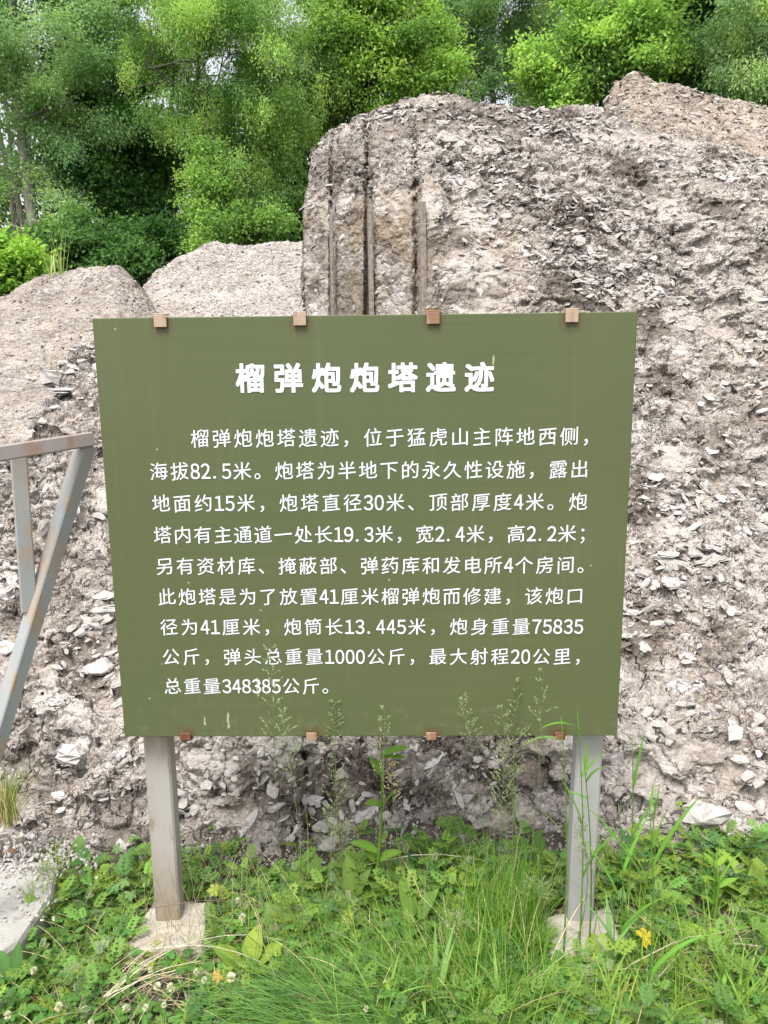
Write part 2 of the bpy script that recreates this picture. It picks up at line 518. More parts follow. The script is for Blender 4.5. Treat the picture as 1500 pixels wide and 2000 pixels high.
WOOD = plain("weathered_board", (.22, .19, .16), .9, 0, .45, 45)

# ------------------------------------------------------------------ ground
def ground_h(x, y):
    x = np.asarray(x, float); y = np.asarray(y, float)
    p = np.stack([x.ravel(), y.ravel(), np.zeros(x.size)], 1)
    near = np.exp(-((np.hypot(x, y) / 6) ** 4))
    h = -.05 + (.022 * fbm(p * 6, 4, 3).reshape(x.shape) + .012 * fbm(p * 25, 2, 9).reshape(x.shape)) * near
    h = h + .05 * np.clip((y - .05) / .35, 0, 1)
    d = np.hypot((x + .50) / .2, (y + .36) / .13)
    h = h - .09 * np.exp(-d ** 2)
    t = np.clip((y - 5) / 7, 0, 1); h = h + 1.9 * t * t * (3 - 2 * t)
    p2 = p * .25
    return h + .35 * fbm(p2, 3, 5).reshape(x.shape) * np.clip((np.hypot(x, y) - 5) / 6, 0, 1)

def axis(lo, hi, fine, n_f, n_o, far):
    a = np.linspace(lo, hi, n_f)
    g1 = np.geomspace(.05, far, n_o)
    return np.concatenate([(lo - g1)[::-1], a, hi + g1])
gx = axis(-1.8, 1.8, 0, 260, 40, 300); gy = axis(-1.0, .9, 0, 150, 40, 300)
XX, YY = np.meshgrid(gx, gy)
ZZ = ground_h(XX, YY)
ZZ = np.where(np.hypot(XX, YY) > 120, 2.0, ZZ)
mb = MB()
nr, nc = XX.shape
I = np.arange(nr * nc).reshape(nr, nc)
quads = np.stack([I[:-1, :-1].ravel(), I[:-1, 1:].ravel(), I[1:, 1:].ravel(), I[1:, :-1].ravel()], 1)
mb.add(np.stack([XX.ravel(), YY.ravel(), ZZ.ravel()], 1), quads)
tag(mb.build("ground", SOIL, smooth=True), kind="structure")

# concrete path slab, left front
mb = MB()
pts = [G(-420, 1700, .04), G(60, 1680, .04), G(118, 1686, .04), G(104, 1742, .04), G(62, 1806, .04), G(40, 1838, .04), G(-10, 1872, .04), G(-420, 2010, .04)]
dense = []
for i in range(len(pts)):
    a, b = pts[i], pts[(i + 1) % len(pts)]
    for t in np.linspace(0, 1, 9)[:-1]: dense.append(a * (1 - t) + b * t)
dense = np.array(dense)
dense[:, :2] += .006 * np.stack([vnoise(dense * 18, 2), vnoise(dense * 18, 4)], 1)
cen = dense.mean(0)
n = len(dense)
lower = dense.copy(); lower[:, 2] = -.12
ins = dense + (cen - dense) * .03; dense2 = dense.copy(); dense2[:, 2] -= .012
mb.add(np.concatenate([ins, dense2, lower]), [list(range(n))] + [[i, n + i, n + (i + 1) % n, (i + 1) % n] for i in range(n)] + [[n + i, 2 * n + i, 2 * n + (i + 1) % n, n + (i + 1) % n] for i in range(n)])
tag(mb.build("path", SLAB), kind="structure")

# ------------------------------------------------------------------ ruins: smooth control nets, broken up by displacement
def net_grid(net, cs, rs, bs=4, bt=8):
    """net: rows x cols x 3 control points; cs/rs samples per segment"""
    net = np.asarray(net, float)
    def resamp(a, k):
        out = []
        for i in range(len(a) - 1):
            t = np.arange(k[i]) / k[i]
            sh = (k[i],) + (1,) * (a.ndim - 1)
            out.append(a[i] * (1 - t.reshape(sh)) + a[i + 1] * t.reshape(sh))
        out.append(a[-1:])
        return np.concatenate(out)
    g = resamp(net, rs)
    g = resamp(np.swapaxes(g, 0, 1), cs)
    g = np.swapaxes(g, 0, 1)
    def blur(a, k):
        for _ in range(3):
            pad = np.concatenate([np.repeat(a[:1], k, 0), a, np.repeat(a[-1:], k, 0)])
            c = np.cumsum(np.concatenate([np.zeros_like(pad[:1]), pad]), 0)
            a = (c[2 * k + 1:] - c[:-2 * k - 1]) / (2 * k + 1)
        return a
    g = blur(g, bt)
    return np.swapaxes(blur(np.swapaxes(g, 0, 1), bs), 0, 1)

def grid_normals(g):
    du = np.gradient(g, axis=1); dv = np.gradient(g, axis=0)
    n = np.cross(du, dv); n /= np.linalg.norm(n, axis=2, keepdims=True) + 1e-12
    return n, du, dv

def break_up(g, low=.10, led=.055, mid=.035, k=None, seed=0, up=1.0):
    """shape a smooth slope into worn lumps and ledges with overhanging lower lips"""
    n, _, _ = grid_normals(g)
    n = np.where((n[..., 1:2] < 0) | (n[..., 2:3] > .5), n, -n)
    p = g.reshape(-1, 3) + seed * 3.7
    sh = g.shape[:2]
    k = np.ones(sh) if k is None else k
    wp = p + .10 * np.stack([fbm(p * 3.1, 2, seed + 1), fbm(p * 3.1, 2, seed + 2), fbm(p * 3.1, 2, seed + 3)], 1) / up
    lo = fbm(p * 1.5 * up, 3, seed + 4).reshape(sh)
    q = wp * np.array([1, 1, 2.1]) * up
    l = fbm(q * 3.6, 4, seed + 5).reshape(sh)
    t = np.clip((l + .22) / .40, 0, 1); l1 = t * t * (3 - 2 * t) - .5
    l = fbm(q * 9.0, 3, seed + 6).reshape(sh)
    t = np.clip((l + .2) / .42, 0, 1); l2 = t * t * (3 - 2 * t) - .5
    m = fbm(wp * 16 * up, 3, seed + 7).reshape(sh)
    out = n.copy(); out[..., 2] -= .45; out /= np.linalg.norm(out, axis=2, keepdims=True)
    return g + n * (k * (low * lo + mid * .5 * m))[..., None] + out * (k * (led * l1 + led * .45 * l2))[..., None]

def grid_mesh(name, g, mat, parent=None, att=None):
    mb = MB()
    nr, nc = g.shape[:2]
    I = np.arange(nr * nc).reshape(nr, nc)
    q = np.stack([I[:-1, :-1].ravel(), I[:-1, 1:].ravel(), I[1:, 1:].ravel(), I[1:, :-1].ravel()], 1)
    mb.add(g.reshape(-1, 3), q, (1, 1, 1) if att is None else att)
    return mb.build(name, mat, parent, smooth=True)

def base_pt(px, y, z=-.2, py=1640):
    p = P(px, py, y); return np.array([p[0], y, z])

cols = []
# low rubble apron left of and behind the sign: (px, crest py, crest y)
for px, cpy, cy in [(-700, 930, 1.3), (-150, 900, 1.5), (0, 885, 1.6), (55, 862, 1.7), (85, 800, 1.9), (130, 728, 2.15), (185, 672, 2.35), (300, 645, 2.6), (450, 632, 2.9), (560, 626, 3.4), (582, 622, 3.9)]:
    c = [base_pt(px, .18), P(px, 1440, .56), P(px, 1190, 1.0), P(px, 1190 + (cpy - 1190) * .55, 1.0 + (cy - 1.0) * .5), P(px, cpy, cy)]
    q = c[-1]
    for dy, dz in [(.15, .02), (.30, -.10), (.45, -.25), (.6, -.4), (.8, -.6), (1.1, -.9), (1.6, -1.6)]:
        c.append(np.array([q[0], q[1] + dy, q[2] + dz]))
    cols.append(c)
# vertical end wall with plank grooves, then the big front slope: (px, yw, y8, crest px, crest py, crest y)
wall = [(589, 4.30, 4.4, 606, 286, 4.6), (643, 4.02, 4.12, 650, 236, 4.55), (648, 4.14, 4.26, 655, 235, 4.66), (653, 3.90, 4.02, 660, 230, 4.5),
        (714, 3.62, 3.85, 710, 208, 4.5), (720, 3.84, 4.06, 717, 207, 4.68), (726, 3.48, 3.75, 722, 203, 4.5), (808, 3.30, 3.68, 798, 178, 4.45), (814, 3.44, 3.78, 803, 177, 4.47), (820, 3.12, 3.60, 808, 174, 4.42), (846, 3.06, 3.58, 836, 167, 4.4)]
for px, yw, y8, cx, cpy, cy in wall:
    c = [base_pt(px, .22), P(px, 1440, .67), P(px, 1150, 1.25), P(px, 900, 1.9), P(px, 700, min(yw - .3, 2.7 + (yw - 3.06) * .7)), P(px, 640, yw - .02), P(px, 480, yw), P(px, 395, yw + .04), P(px + (cx - px) * .35, 395 + (cpy - 395) * .45, y8), P(cx, cpy, cy)]
    q = c[-1]
    c += [np.array([q[0] + .05, q[1] + 1.2, q[2] - .25]), np.array([q[0] + .1, q[1] + 2.6, 0])]
    cols.append(c)
for px, cx, cpy, cy, o in [(880, 880, 160, 4.4, 0), (930, 928, 178, 4.4, .02), (1000, 1000, 194, 4.4, .05), (1100, 1100, 196, 4.4, .02), (1200, 1195, 204, 4.4, -.03), (1330, 1325, 262, 4.2, -.08), (1500, 1500, 300, 4.1, -.1), (1800, 1800, 340, 4.0, -.15), (2300, 2300, 400, 3.8, -.2)]:
    c = [base_pt(px, .25 + o), P(px, 1440, .69 + o), P(px, 1150, 1.25 + o), P(px, 900, 1.9 + o), P(px, 700, 2.55 + o), P(px, 612, 2.8 + o), P(px, 480, 3.08 + o), P(px, 395, 3.32 + o), P(px, 290 + max(0, cpy - 190) * .6, 3.75 + o), P(cx, cpy, cy)]
    q = c[-1]
    c += [np.array([q[0] + .05, q[1] + 1.2, q[2] - .25]), np.array([q[0] + .1, q[1] + 2.6, 0])]
    cols.append(c)
net = np.swapaxes(np.array(cols), 0, 1)
cs = [40, 40, 24, 18, 22, 26, 44, 40, 26, 6, 6, 30, 6, 6, 36, 6, 6, 42, 6, 6, 18, 20, 30, 46, 58, 58, 70, 80, 60, 30]
rs = [50, 80, 80, 80, 40, 60, 56, 50, 60, 24, 10]
MAIN = net_grid(net, cs[:net.shape[1] - 1], rs[:net.shape[0] - 1], 2, 7)
ruin = empty("concrete_ruin", (0, 0, 0))
tag(ruin, "large collapsed concrete turret mound rising directly behind the green sign", "ruin")
cw = np.concatenate([[0], np.cumsum(cs[:net.shape[1] - 1])]); rw = np.concatenate([[0], np.cumsum(rs[:net.shape[0] - 1])])
def soft(a, lo, hi, w): return 1 / (1 + np.exp(-(a - lo) / w)) * 1 / (1 + np.exp((a - hi) / w))
ci = np.arange(MAIN.shape[1]); ri = np.arange(MAIN.shape[0])
wallm = np.outer(soft(ri, rw[4], rw[7] + 12, 7), soft(ci, cw[11] - 4, cw[21] + 3, 2))
arr = np.outer(soft(ri, rw[4], rw[7] - 4, 9), soft(ci, cw[21], cw[24] + 10, 16))
att = np.ones((*MAIN.shape[:2], 3)); att[..., 0] = 1 - .68 * wallm - .6 * np.maximum(arr - wallm, 0); att[..., 1] = 1 - np.maximum(wallm, .7 * arr)
crest = np.outer(1 - .6 * soft(ri, rw[8] + 25, 9999, 14), np.ones(len(ci))) * (1 - .45 * np.outer(soft(ri, rw[7], 9999, 12), soft(ci, cw[11], cw[21], 4)))
MAIN = break_up(MAIN, .055, .040, .022, att[..., 0] ** 1.3 * crest, 3)
pr = MAIN.reshape(-1, 3) - CAM
zz_ = pr @ CF; zz_ = np.where(zz_ < .2, .2, zz_)
sx_, sy_ = 750 + 1500 * (pr @ CR) / zz_, 1000 - 1500 * (pr @ CU) / zz_
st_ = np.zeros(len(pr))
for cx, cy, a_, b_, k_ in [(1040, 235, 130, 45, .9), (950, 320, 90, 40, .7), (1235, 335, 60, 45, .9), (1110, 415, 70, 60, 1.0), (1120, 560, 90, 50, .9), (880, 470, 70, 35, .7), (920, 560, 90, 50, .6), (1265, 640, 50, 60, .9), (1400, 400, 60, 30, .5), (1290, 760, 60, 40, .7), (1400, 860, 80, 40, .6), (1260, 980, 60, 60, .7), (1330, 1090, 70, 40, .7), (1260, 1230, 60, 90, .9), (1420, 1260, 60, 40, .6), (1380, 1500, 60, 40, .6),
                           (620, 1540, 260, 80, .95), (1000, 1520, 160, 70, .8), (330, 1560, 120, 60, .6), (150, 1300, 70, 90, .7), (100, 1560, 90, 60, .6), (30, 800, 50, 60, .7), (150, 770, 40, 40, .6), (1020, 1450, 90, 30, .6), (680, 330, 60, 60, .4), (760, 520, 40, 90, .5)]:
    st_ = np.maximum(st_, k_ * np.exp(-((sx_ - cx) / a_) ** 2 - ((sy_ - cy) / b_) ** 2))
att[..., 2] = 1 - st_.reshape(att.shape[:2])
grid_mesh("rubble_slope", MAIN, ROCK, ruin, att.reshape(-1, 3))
# strips of weathered shuttering left standing in the grooves
for px, y, w, t in [(829, 3.09, .034, 394), (727, 3.46, .024, 405), (651, 3.86, .018, 420)]:
    mb = MB()
    a = P(px, 660, y - .012); b = P(px - 5, t, y + .012)
    beam(mb, a, b, w, .05, .3, .004)
    mb.build("shuttering_plank", WOOD, ruin)

def ridge(name, label, spec, mat, mid, base_py, base_y, cs_n, back=2.0):
    cols = []
    for px, py, y in spec:
        top = P(px, py, y)
        c = [P(px, base_py, base_y), P(px, py + (base_py - py) * mid, base_y + (y - base_y) * .55), P(px, py + (base_py - py) * .16, base_y + (y - base_y) * .86), top,
             top + np.array([0, .7, -.3]), np.array([top[0], top[1] + back, 0])]
        cols.append(c)
    net = np.swapaxes(np.array(cols), 0, 1)
    g = net_grid(net, [int(c * 1.3) for c in cs_n], [90, 70, 50, 20, 10], 3, 5)
    g = break_up(g, .035, .018, .022, None, len(label), .8)
    o = grid_mesh(name, g, mat)
    tag(o, label, "ruin")
    return g
RA = ridge("rubble_ridge", "low gravelly rubble ridge at far left below the pale-barked tree", [(-500, 640, 6.0), (-150, 600, 6.2), (0, 568, 6.4), (60, 545, 6.5), (150, 522, 6.5), (228, 513, 6.5), (246, 530, 6.5), (268, 560, 6.4), (300, 600, 6.3), (420, 660, 6.0)], ROCK_LEFT, .5, 930, 2.6, [40, 40, 40, 50, 44, 20, 24, 24, 40])
RB = ridge("rubble_ridge", "pale rounded rubble ridge between the notch and the tall ruin wall", [(215, 640, 7.6), (262, 572, 7.9), (285, 545, 8.0), (310, 522, 8.1), (345, 502, 8.2), (415, 466, 8.3), (470, 475, 8.3), (520, 467, 8.3), (600, 463, 8.3), (760, 470, 8.3)], ROCK_FAR, .5, 760, 4.6, [30, 24, 24, 30, 44, 34, 34, 44, 50])
RC = ridge("rubble_crag", "peaked tan rubble crag behind the upper right of the big mound", [(1120, 300, 6.2), (1180, 225, 6.3), (1196, 190, 6.3), (1210, 146, 6.4), (1242, 126, 6.5), (1290, 148, 6.6), (1400, 184, 6.7), (1500, 207, 6.8), (1700, 270, 7.0), (2100, 360, 7.2)], ROCK_RIGHT, .5, 420, 4.6, [30, 16, 20, 22, 34, 50, 46, 50, 40])

# ------------------------------------------------------------------ stones
def stone_verts(r, flat=(1, 1, .6), rg=rng):
    """irregular angular stone: jittered octasphere with cut facets"""
    th = []
    for la in (-60, -15, 25, 62):
        k = 5 if abs(la) > 50 else 7
        o = rg.uniform(0, 6.28)
        for i in range(k):
            a = o + i * 2 * math.pi / k + rg.normal(0, .18); l = math.radians(la + rg.normal(0, 9))
            th.append([math.cos(l) * math.cos(a), math.cos(l) * math.sin(a), math.sin(l)])
    v = np.array(th) * rg.uniform(.72, 1.12, (len(th), 1))
    for _ in range(5):
        nrm = unit(rg.normal(size=3)); d = rg.uniform(.5, .8)
        s = v @ nrm; v = v - np.outer(np.maximum(0, s - d), nrm)
    return v * r * np.array(flat)
_rows = [5, 7, 7, 5]
def stone_faces():
    f = []; st = np.cumsum([0] + _rows)
    for a in range(3):
        n1, n2 = _rows[a], _rows[a + 1]; i = j = 0
        while i < n1 or j < n2:
            if j >= n2 or (i < n1 and (i + 1) / n1 <= (j + 1) / n2):
                f.append([st[a] + i % n1, st[a] + (i + 1) % n1, st[a + 1] + j % n2]); i += 1
            else:
                f.append([st[a] + i % n1, st[a + 1] + (j + 1) % n2, st[a + 1] + j % n2]); j += 1
    f.append([4, 3, 2, 1, 0]); f.append([st[3] + k for k in range(5)])
    tri = []
    for q in f:
        for k in range(1, len(q) - 1): tri.append([q[0], q[k], q[k + 1]])
    return np.array(tri)
SF = stone_faces()

def rand_rot(rg=rng):
    q = unit(rg.normal(size=4)); w, x, y, z = q
    return np.array([[1 - 2 * (y * y + z * z), 2 * (x * y - z * w), 2 * (x * z + y * w)], [2 * (x * y + z * w), 1 - 2 * (x * x + z * z), 2 * (y * z - x * w)], [2 * (x * z - y * w), 2 * (y * z + x * w), 1 - 2 * (x * x + y * y)]])

PROTO = np.stack([stone_verts(1.0, (1, 1, 1), np.random.default_rng(900 + i)) for i in range(48)])
def scatter_stones(g, count, rmin, rmax, rmax_row, seed, dens=None, sink=.0, mb=None, ton=1.0):
    rg = np.random.default_rng(seed)
    n, du, dv = grid_normals(g)
    area = np.linalg.norm(np.cross(du, dv), axis=2)
    area[rmax_row:] = 0
    dist = np.linalg.norm(g - CAM, axis=2)
    wgt = area / np.maximum(dist, 1.5) ** .3
    if dens is not None: wgt = wgt * dens(g)
    pick = rg.choice(wgt.size, count, p=(wgt / wgt.sum()).ravel())
    mb = mb or MB()
    gp, gn = g.reshape(-1, 3)[pick], n.reshape(-1, 3)[pick]
    gn = np.where(((gn[:, 1] < 0) | (gn[:, 2] > 0))[:, None], gn, -gn)
    r = rmin * (rmax / rmin) ** (rg.random(count) ** 1.9)
    # flakes lie against the slope like shingles, lower edge standing proud
    z = gn + rg.normal(0, .38, (count, 3)) + np.array([0, 0, .45]); z /= np.linalg.norm(z, axis=1, keepdims=True)
    x = np.cross(z, np.array([0, 0, 1.0]) + rg.normal(0, .45, (count, 3))); x /= np.linalg.norm(x, axis=1, keepdims=True)
    y = np.cross(z, x)
    sc = np.stack([rg.uniform(.9, 2.0, count), rg.uniform(.6, 1.1, count), rg.uniform(.14, .42, count)], 1) * r[:, None]
    v = PROTO[rg.integers(0, len(PROTO), count)] * sc[:, None, :]
    v = v[..., 0:1] * x[:, None] + v[..., 1:2] * y[:, None] + v[..., 2:3] * z[:, None]
    p = gp + gn * (-r * .05 - sink + rg.uniform(-.016, .008, count))[:, None] + rg.normal(0, .004, (count, 3))
    V = (v + p[:, None]).reshape(-1, 3)
    l = rg.choice([.24, .36, .45, .55], count, p=[.24, .38, .29, .09]) * rg.uniform(.85, 1.15, count) * ton
    hue = rg.uniform(.82, .95, count)
    c = np.repeat(np.stack([l, l * (hue * .5 + .5), l * hue], 1), PROTO.shape[1], 0)
    F = (SF[None] + (np.arange(count) * PROTO.shape[1])[:, None, None]).reshape(-1, 3)
    mb.add(V, F, c)
    return mb
def dmain(g):
    return np.clip(.35 + 2.0 * fbm(g.reshape(-1, 3) * np.array([1.5, 1.5, 2.6]), 4, 21).reshape(g.shape[:2]), .07, 2.0) * (att[..., 0] ** 1.2) * (.22 + .78 / (1 + np.exp(-(g[..., 2] - .45) / .08)))
mb = scatter_stones(MAIN, 36000, .0045, .034, int(sum(rs[:9])), 5, dmain)
scatter_stones(RA, 5000, .008, .026, 215, 6, None, 0, mb, .85)
scatter_stones(RB, 5000, .008, .026, 215, 7, None, 0, mb)
scatter_stones(RC, 3000, .010, .04, 215, 8, None, 0, mb)
tag(mb.build("loose_rubble", STONE), "loose pale broken stone chips lying all over the rubble slopes", "rubble", kind="stuff")

# gravel chips spilled on the path and at the foot of the mound
mb = MB()
for i in range(2200):
    if i < 1100:
        p = G(rng.uniform(-60, 190), rng.normal(1668, 22), .045)
        if i % 14 == 0: p = G(rng.uniform(-40, 110), rng.uniform(1690, 1800), .045)
    else:
        p = G(rng.uniform(200, 1560), rng.normal(1655, 22), 0); p[2] = float(ground_h(p[0], p[1])) + .008
    r = rng.uniform(.0018, .0055) * (1.8 if rng.random() < .12 else 1)
    l = rng.uniform(.42, .65)
    mb.add(stone_verts(r, (1.2, 1, .55)) @ rand_rot().T + p + np.array([0, 0, r * .05]), SF, (l, l * .95, l * .9))
tag(mb.build("gravel", STONE), "pale gravel chips spilled along the foot of the rubble mound", "gravel", kind="stuff")

def rock(px, py, y, r, flat, l, label, seed, tilt=(0, 0, 0), z=None):
    rg = np.random.default_rng(seed)
    v = stone_verts(1.0, (1, 1, 1), rg)
    # subdivide once and roughen so that a single big stone has broken, uneven faces
    vs = [tuple(a) for a in v]; fs = [list(f) for f in SF]; cache = {}
    for _ in range(2):
        nf = []; cache = {}
        def midp(a, b):
            k = (min(a, b), max(a, b))
            if k not in cache:
                cache[k] = len(vs); vs.append(tuple((np.array(vs[a]) + np.array(vs[b])) / 2))
            return cache[k]
        for a, b, c in fs:
            ab, bc, ca = midp(a, b), midp(b, c), midp(c, a)
            nf += [[a, ab, ca], [ab, b, bc], [ca, bc, c], [ab, bc, ca]]
        fs = nf
    va = np.array(vs)
    va = va * (1 + .07 * fbm(va * 2.3 + seed, 4, seed)[:, None])
    va = va * np.array(flat) * r
    from mathutils import Euler
    va = va @ np.array(Euler(tilt).to_matrix()).T
    p = P(px, py, y)
    if z is not None: p = G(px, py, z)
    mb = MB(); mb.add(va, np.array(fs), (l * .85, l * .82, l * .79))
    o = mb.build("rock", STONE); o.location = p
    tag(o, label, "rock", "larger stones on the rubble mound")
    return o
rock(652, 1462, .68, .075, (1.25, .8, .5), .55, "wide pale stone just under the sign's lower edge, near the second rusty clip", 1, (.2, .1, .1))
rock(135, 1474, .48, .050, (1.1, .8, .75), .62, "white blocky stone in the slope left of the weathered sign post", 2, (.1, .3, 0))
rock(1380, 1590, .40, .072, (1.2, .7, .6), .45, "large whitish stone at the foot of the mound right of the grey post", 3, (.25, .0, .2))
rock(1338, 1490, .66, .085, (.95, .6, 1.0), .60, "pale upright slab set in the slope above the large whitish stone", 4, (.15, .1, -.1))
rock(1405, 1312, .98, .066, (1.35, .7, .5), .62, "sharp white wedge of stone jutting over a dark hollow", 5, (.1, .5, 0))
rock(1412, 1270, 1.04, .055, (.9, .8, 1.0), .62, "rounded white stone perched above the sharp white wedge", 6)
rock(1240, 1250, 1.08, .052, (1.45, .7, .5), .58, "long pale stone beside the sign's right edge", 7, (0, .05, 0))
rock(1275, 1260, 1.08, .045, (.6, .7, 1.3), .58, "finger-shaped pale stone leaning beside the long pale stone", 8, (0, .4, 0))
rock(1237, 1318, .98, .038, (1, .8, .9), .6, "small pale block low beside the sign's right edge", 9)
rock(100, 738, 2.08, .062, (1.1, .9, .8), .50, "grey angular block on the crest left of the sign's upper corner", 10, (.3, .2, .5))
rock(118, 765, 2.02, .05, (1.4, .8, .5), .60, "flat white stone wedged beneath the grey angular block", 11)
rock(215, 1190, .95, .055, (1.4, .8, .4), .55, "pale ledge of stone between the handrail and the sign", 12)
rock(112, 1105, 1.0, .035, (.8, .8, 1.0), .40, "small blue-grey stone in a dark hole behind the handrail brace", 13)
rock(195, 1305, .78, .055, (1.3, .8, .6), .58, "whitish chunk of stone low in the slope left of the sign", 14)
rock(1300, 1000, 1.62, .07, (1.2, .8, .8), .58, "pale square stone high in the slope right of the sign", 15)
rock(1265, 1470, .7, .06, (1.2, .8, .5), .5, "low grey slab behind the tall grass right of the sign", 16)

# ------------------------------------------------------------------ the sign
W2, H = .6, .996
sign = empty("information_sign", (0, .05, 0))
tag(sign, "olive green information sign with white Chinese lettering on two metal posts", "sign")
def child(o, parent):
    o.parent = parent
    o.location = -Vector(parent.location) if parent.parent is None else (0, 0, 0)
    return o
mb = MB(); box(mb, (0, .009, BZ + H / 2), (W2 * 2, .018, H), None, .0015)
panel = child(mb.build("board", PANEL), sign)
panel.data.materials.append(EDGE)
for pl in panel.data.polygons:
    if abs(pl.normal.y) < .5 or pl.normal.y > 0: pl.material_index = 1

GLY = {}
def glyph(ch, bold):
    k = (ch, bold)
    if k in GLY: return GLY[k]
    c = bpy.data.curves.new("glyph", 'FONT'); c.body = ch; c.size = 1.0
    c.offset = bold; c.resolution_u = 4
    o = bpy.data.objects.new("glyph", c); COL.objects.link(o)
    bpy.context.view_layer.update()
    me = bpy.data.meshes.new_from_object(o.evaluated_get(bpy.context.evaluated_depsgraph_get()))
    v = np.zeros(len(me.vertices) * 3); me.vertices.foreach_get("co", v); v = v.reshape(-1, 3)
    f = [list(p.vertices) for p in me.polygons]
    bpy.data.objects.remove(o); bpy.data.curves.remove(c); bpy.data.meshes.remove(me)
    GLY[k] = (v, f); return GLY[k]
FULL = {c: chr(0xFF10 + i) for i, c in enumerate('0123456789')}
def put(mb, ch, x, zc, size, bold, half=False, slope=0.0):
    """one character whose cell starts at x and whose ideographic centre is at height zc"""
    v, f = glyph(FULL.get(ch, ch), 0)
    if not len(v): return
    v = v.copy()
    if ch in "0123456789.":
        w = v[:, 0].max() - v[:, 0].min()
        if ch == '.': v[:, 0] += .10 - v[:, 0].min()
        else:
            s = min(1.0, .46 / w)
            v[:, 0] = (v[:, 0] - v[:, 0].min()) * s + (.5 - w * s) / 2
        v[:, 1] -= .36 if ch == '.' else EM_C
        if ch != '.': v[:, 1] *= 1.06
    else:
        v[:, 1] -= EM_C
        if ch in "，。、；": pass
        elif slope: v[:, 1] += slope * (v[:, 0] - EM_X)
    k = 0
    for dx, dz in ([(0, 0), (1, -.55), (-.8, .45)] if slope and ch not in '0123456789.' else [(0, 0), (1, 0), (-1, 0), (0, 1), (0, -1), (.9, .9), (-.9, .9), (.9, -.9), (-.9, -.9)]):
        mb.add(np.stack([x + (v[:, 0] + dx * bold) * size, np.full(len(v), -.0008 - .00006 * k), zc + (v[:, 1] + dz * bold) * size], 1), f); k += 1
vv = glyph("国", 0)[0]
EM_C = (vv[:, 1].max() + vv[:, 1].min()) / 2; EM_X = (vv[:, 0].max() + vv[:, 0].min()) / 2
EM_W = vv[:, 0].max() - vv[:, 0].min()
adv = EM_X * 2                               # full width advance in glyph units
mb = MB()
title = "榴弹炮炮塔遗迹"
size = .067 / adv
t0, t1 = -.2875, .2885
pitch = (t1 - t0 - .0655) / 6
for i, ch in enumerate(title):
    put(mb, ch, t0 + i * pitch, BZ + .8603 - .0005 * i, size, .029)
t = child(mb.build("title_lettering", WHITE), panel)
LINES = ["　　榴弹炮炮塔遗迹，位于猛虎山主阵地西侧，", "海拔82.5米。炮塔为半地下的永久性设施，露出", "地面约15米，炮塔直径30米、顶部厚度4米。炮", "塔内有主通道一处长19.3米，宽2.4米，高2.2米；", "另有资材库、掩蔽部、弹药库和发电所4个房间。", "此炮塔是为了放置41厘米榴弹炮而修建，该炮口", "径为41厘米，炮筒长13.445米，炮身重量75835", "公斤，弹头总重量1000公斤，最大射程20公里，", "总重量348385公斤。"]
mb = MB()
XL, XR = -.4975, .5095
for li, line in enumerate(LINES):
    wd = [.5 if ch in "0123456789." else 1.0 for ch in line]
    tot = sum(wd) - (.5 if line[-1] in '，。；' else 0)
    pitch = (XR - XL) / tot if li < 8 else .0478
    em = .0438
    x = XL
    zc = BZ + .7275 - .0746 * li
    for ch, w in zip(line, wd):
        if ch in "，。、；" or w == .5: xx = x + (pitch * w - em * w) * .5
        else: xx = x + (pitch - em) * .5
        put(mb, ch, xx, zc - .003 * (x + .5), em / adv, .0055 if w == 1 else .011, slope=.085)
        x += pitch * w
child(mb.build("body_lettering", WHITE), panel)

# clips that hold the panel to its frame
for cx in (-.447, -.139, .154, .456):
    mb = MB()
    box(mb, (cx, -.0065, BZ + H - .0085), (.028, .003, .026), None, .0008)
    box(mb, (cx, .006, BZ + H + .0065), (.029, .024, .004), None, .001)
    child(mb.build("clip", CLIP), sign)
for i, cx in enumerate((-.449, -.1405, .150, .461)):
    mb = MB()
    box(mb, (cx, -.0065, BZ + .003), (.025, .003, .020), None, .0008)
    box(mb, (cx, .006, BZ - .0045), (.025, .026, .0035), None, .0008)
    child(mb.build("clip", RUST if i in (0, 3) else RUST2), sign)
for zz in (.06, .94):
    mb = MB(); box(mb, (0, .034, BZ + zz), (1.12, .028, .03), None, .002)
    child(mb.build("frame_rail", POST_R), sign)
for xt, xb, mat, lab in ((-.539, -.540, POST_L, "brown stained post"), (.562, .547, POST_R, "clean grey post")):
    mb = MB(); beam(mb, (xb - .004, .078, -.06), (xt, .078, BZ + .9), .066, .05, 0, .005)
    o = child(mb.build("post", mat), sign); o["label"] = lab

def footing(pts, z0, seed):
    """cast block with worn edges"""
    pts = np.array(pts); n = []
    for i in range(len(pts)):
        a, b = pts[i], pts[(i + 1) % len(pts)]
        for t in np.linspace(0, 1, 9)[:-1]: n.append(a * (1 - t) + b * t)
    o = np.array(n); c = o.mean(0)
    rings = []
    for k, dz in ((.0, 0.0), (.4, 0.0), (.7, .001), (.93, 0.0), (.985, -.007), (1.0, -.02), (1.02, -.09), (1.04, -.22)):
        r = c + (o - c) * k; r[:, 2] = z0 + dz
        if k > 0:
            r = r + .005 * np.stack([vnoise(r * 30, seed), vnoise(r * 30, seed + 1), 1.0 * vnoise(r * 30, seed + 2)], 1)
        rings.append(r)
    m = len(o); V = np.concatenate(rings); F = []
    for k in range(len(rings) - 1):
        for i in range(m):
            F.append([k * m + i, (k + 1) * m + i, (k + 1) * m + (i + 1) % m, k * m + (i + 1) % m])
    mb = MB(); mb.add(V, F); return mb
child(footing([G(243, 1852), G(398, 1858), G(404, 1758), G(300, 1752)], 0, 3).build("footing", FOOT), sign)
child(footing([G(1076, 1868), G(1226, 1862), G(1190, 1768), G(1062, 1788)], 0, 8).build("footing", FOOT), sign)

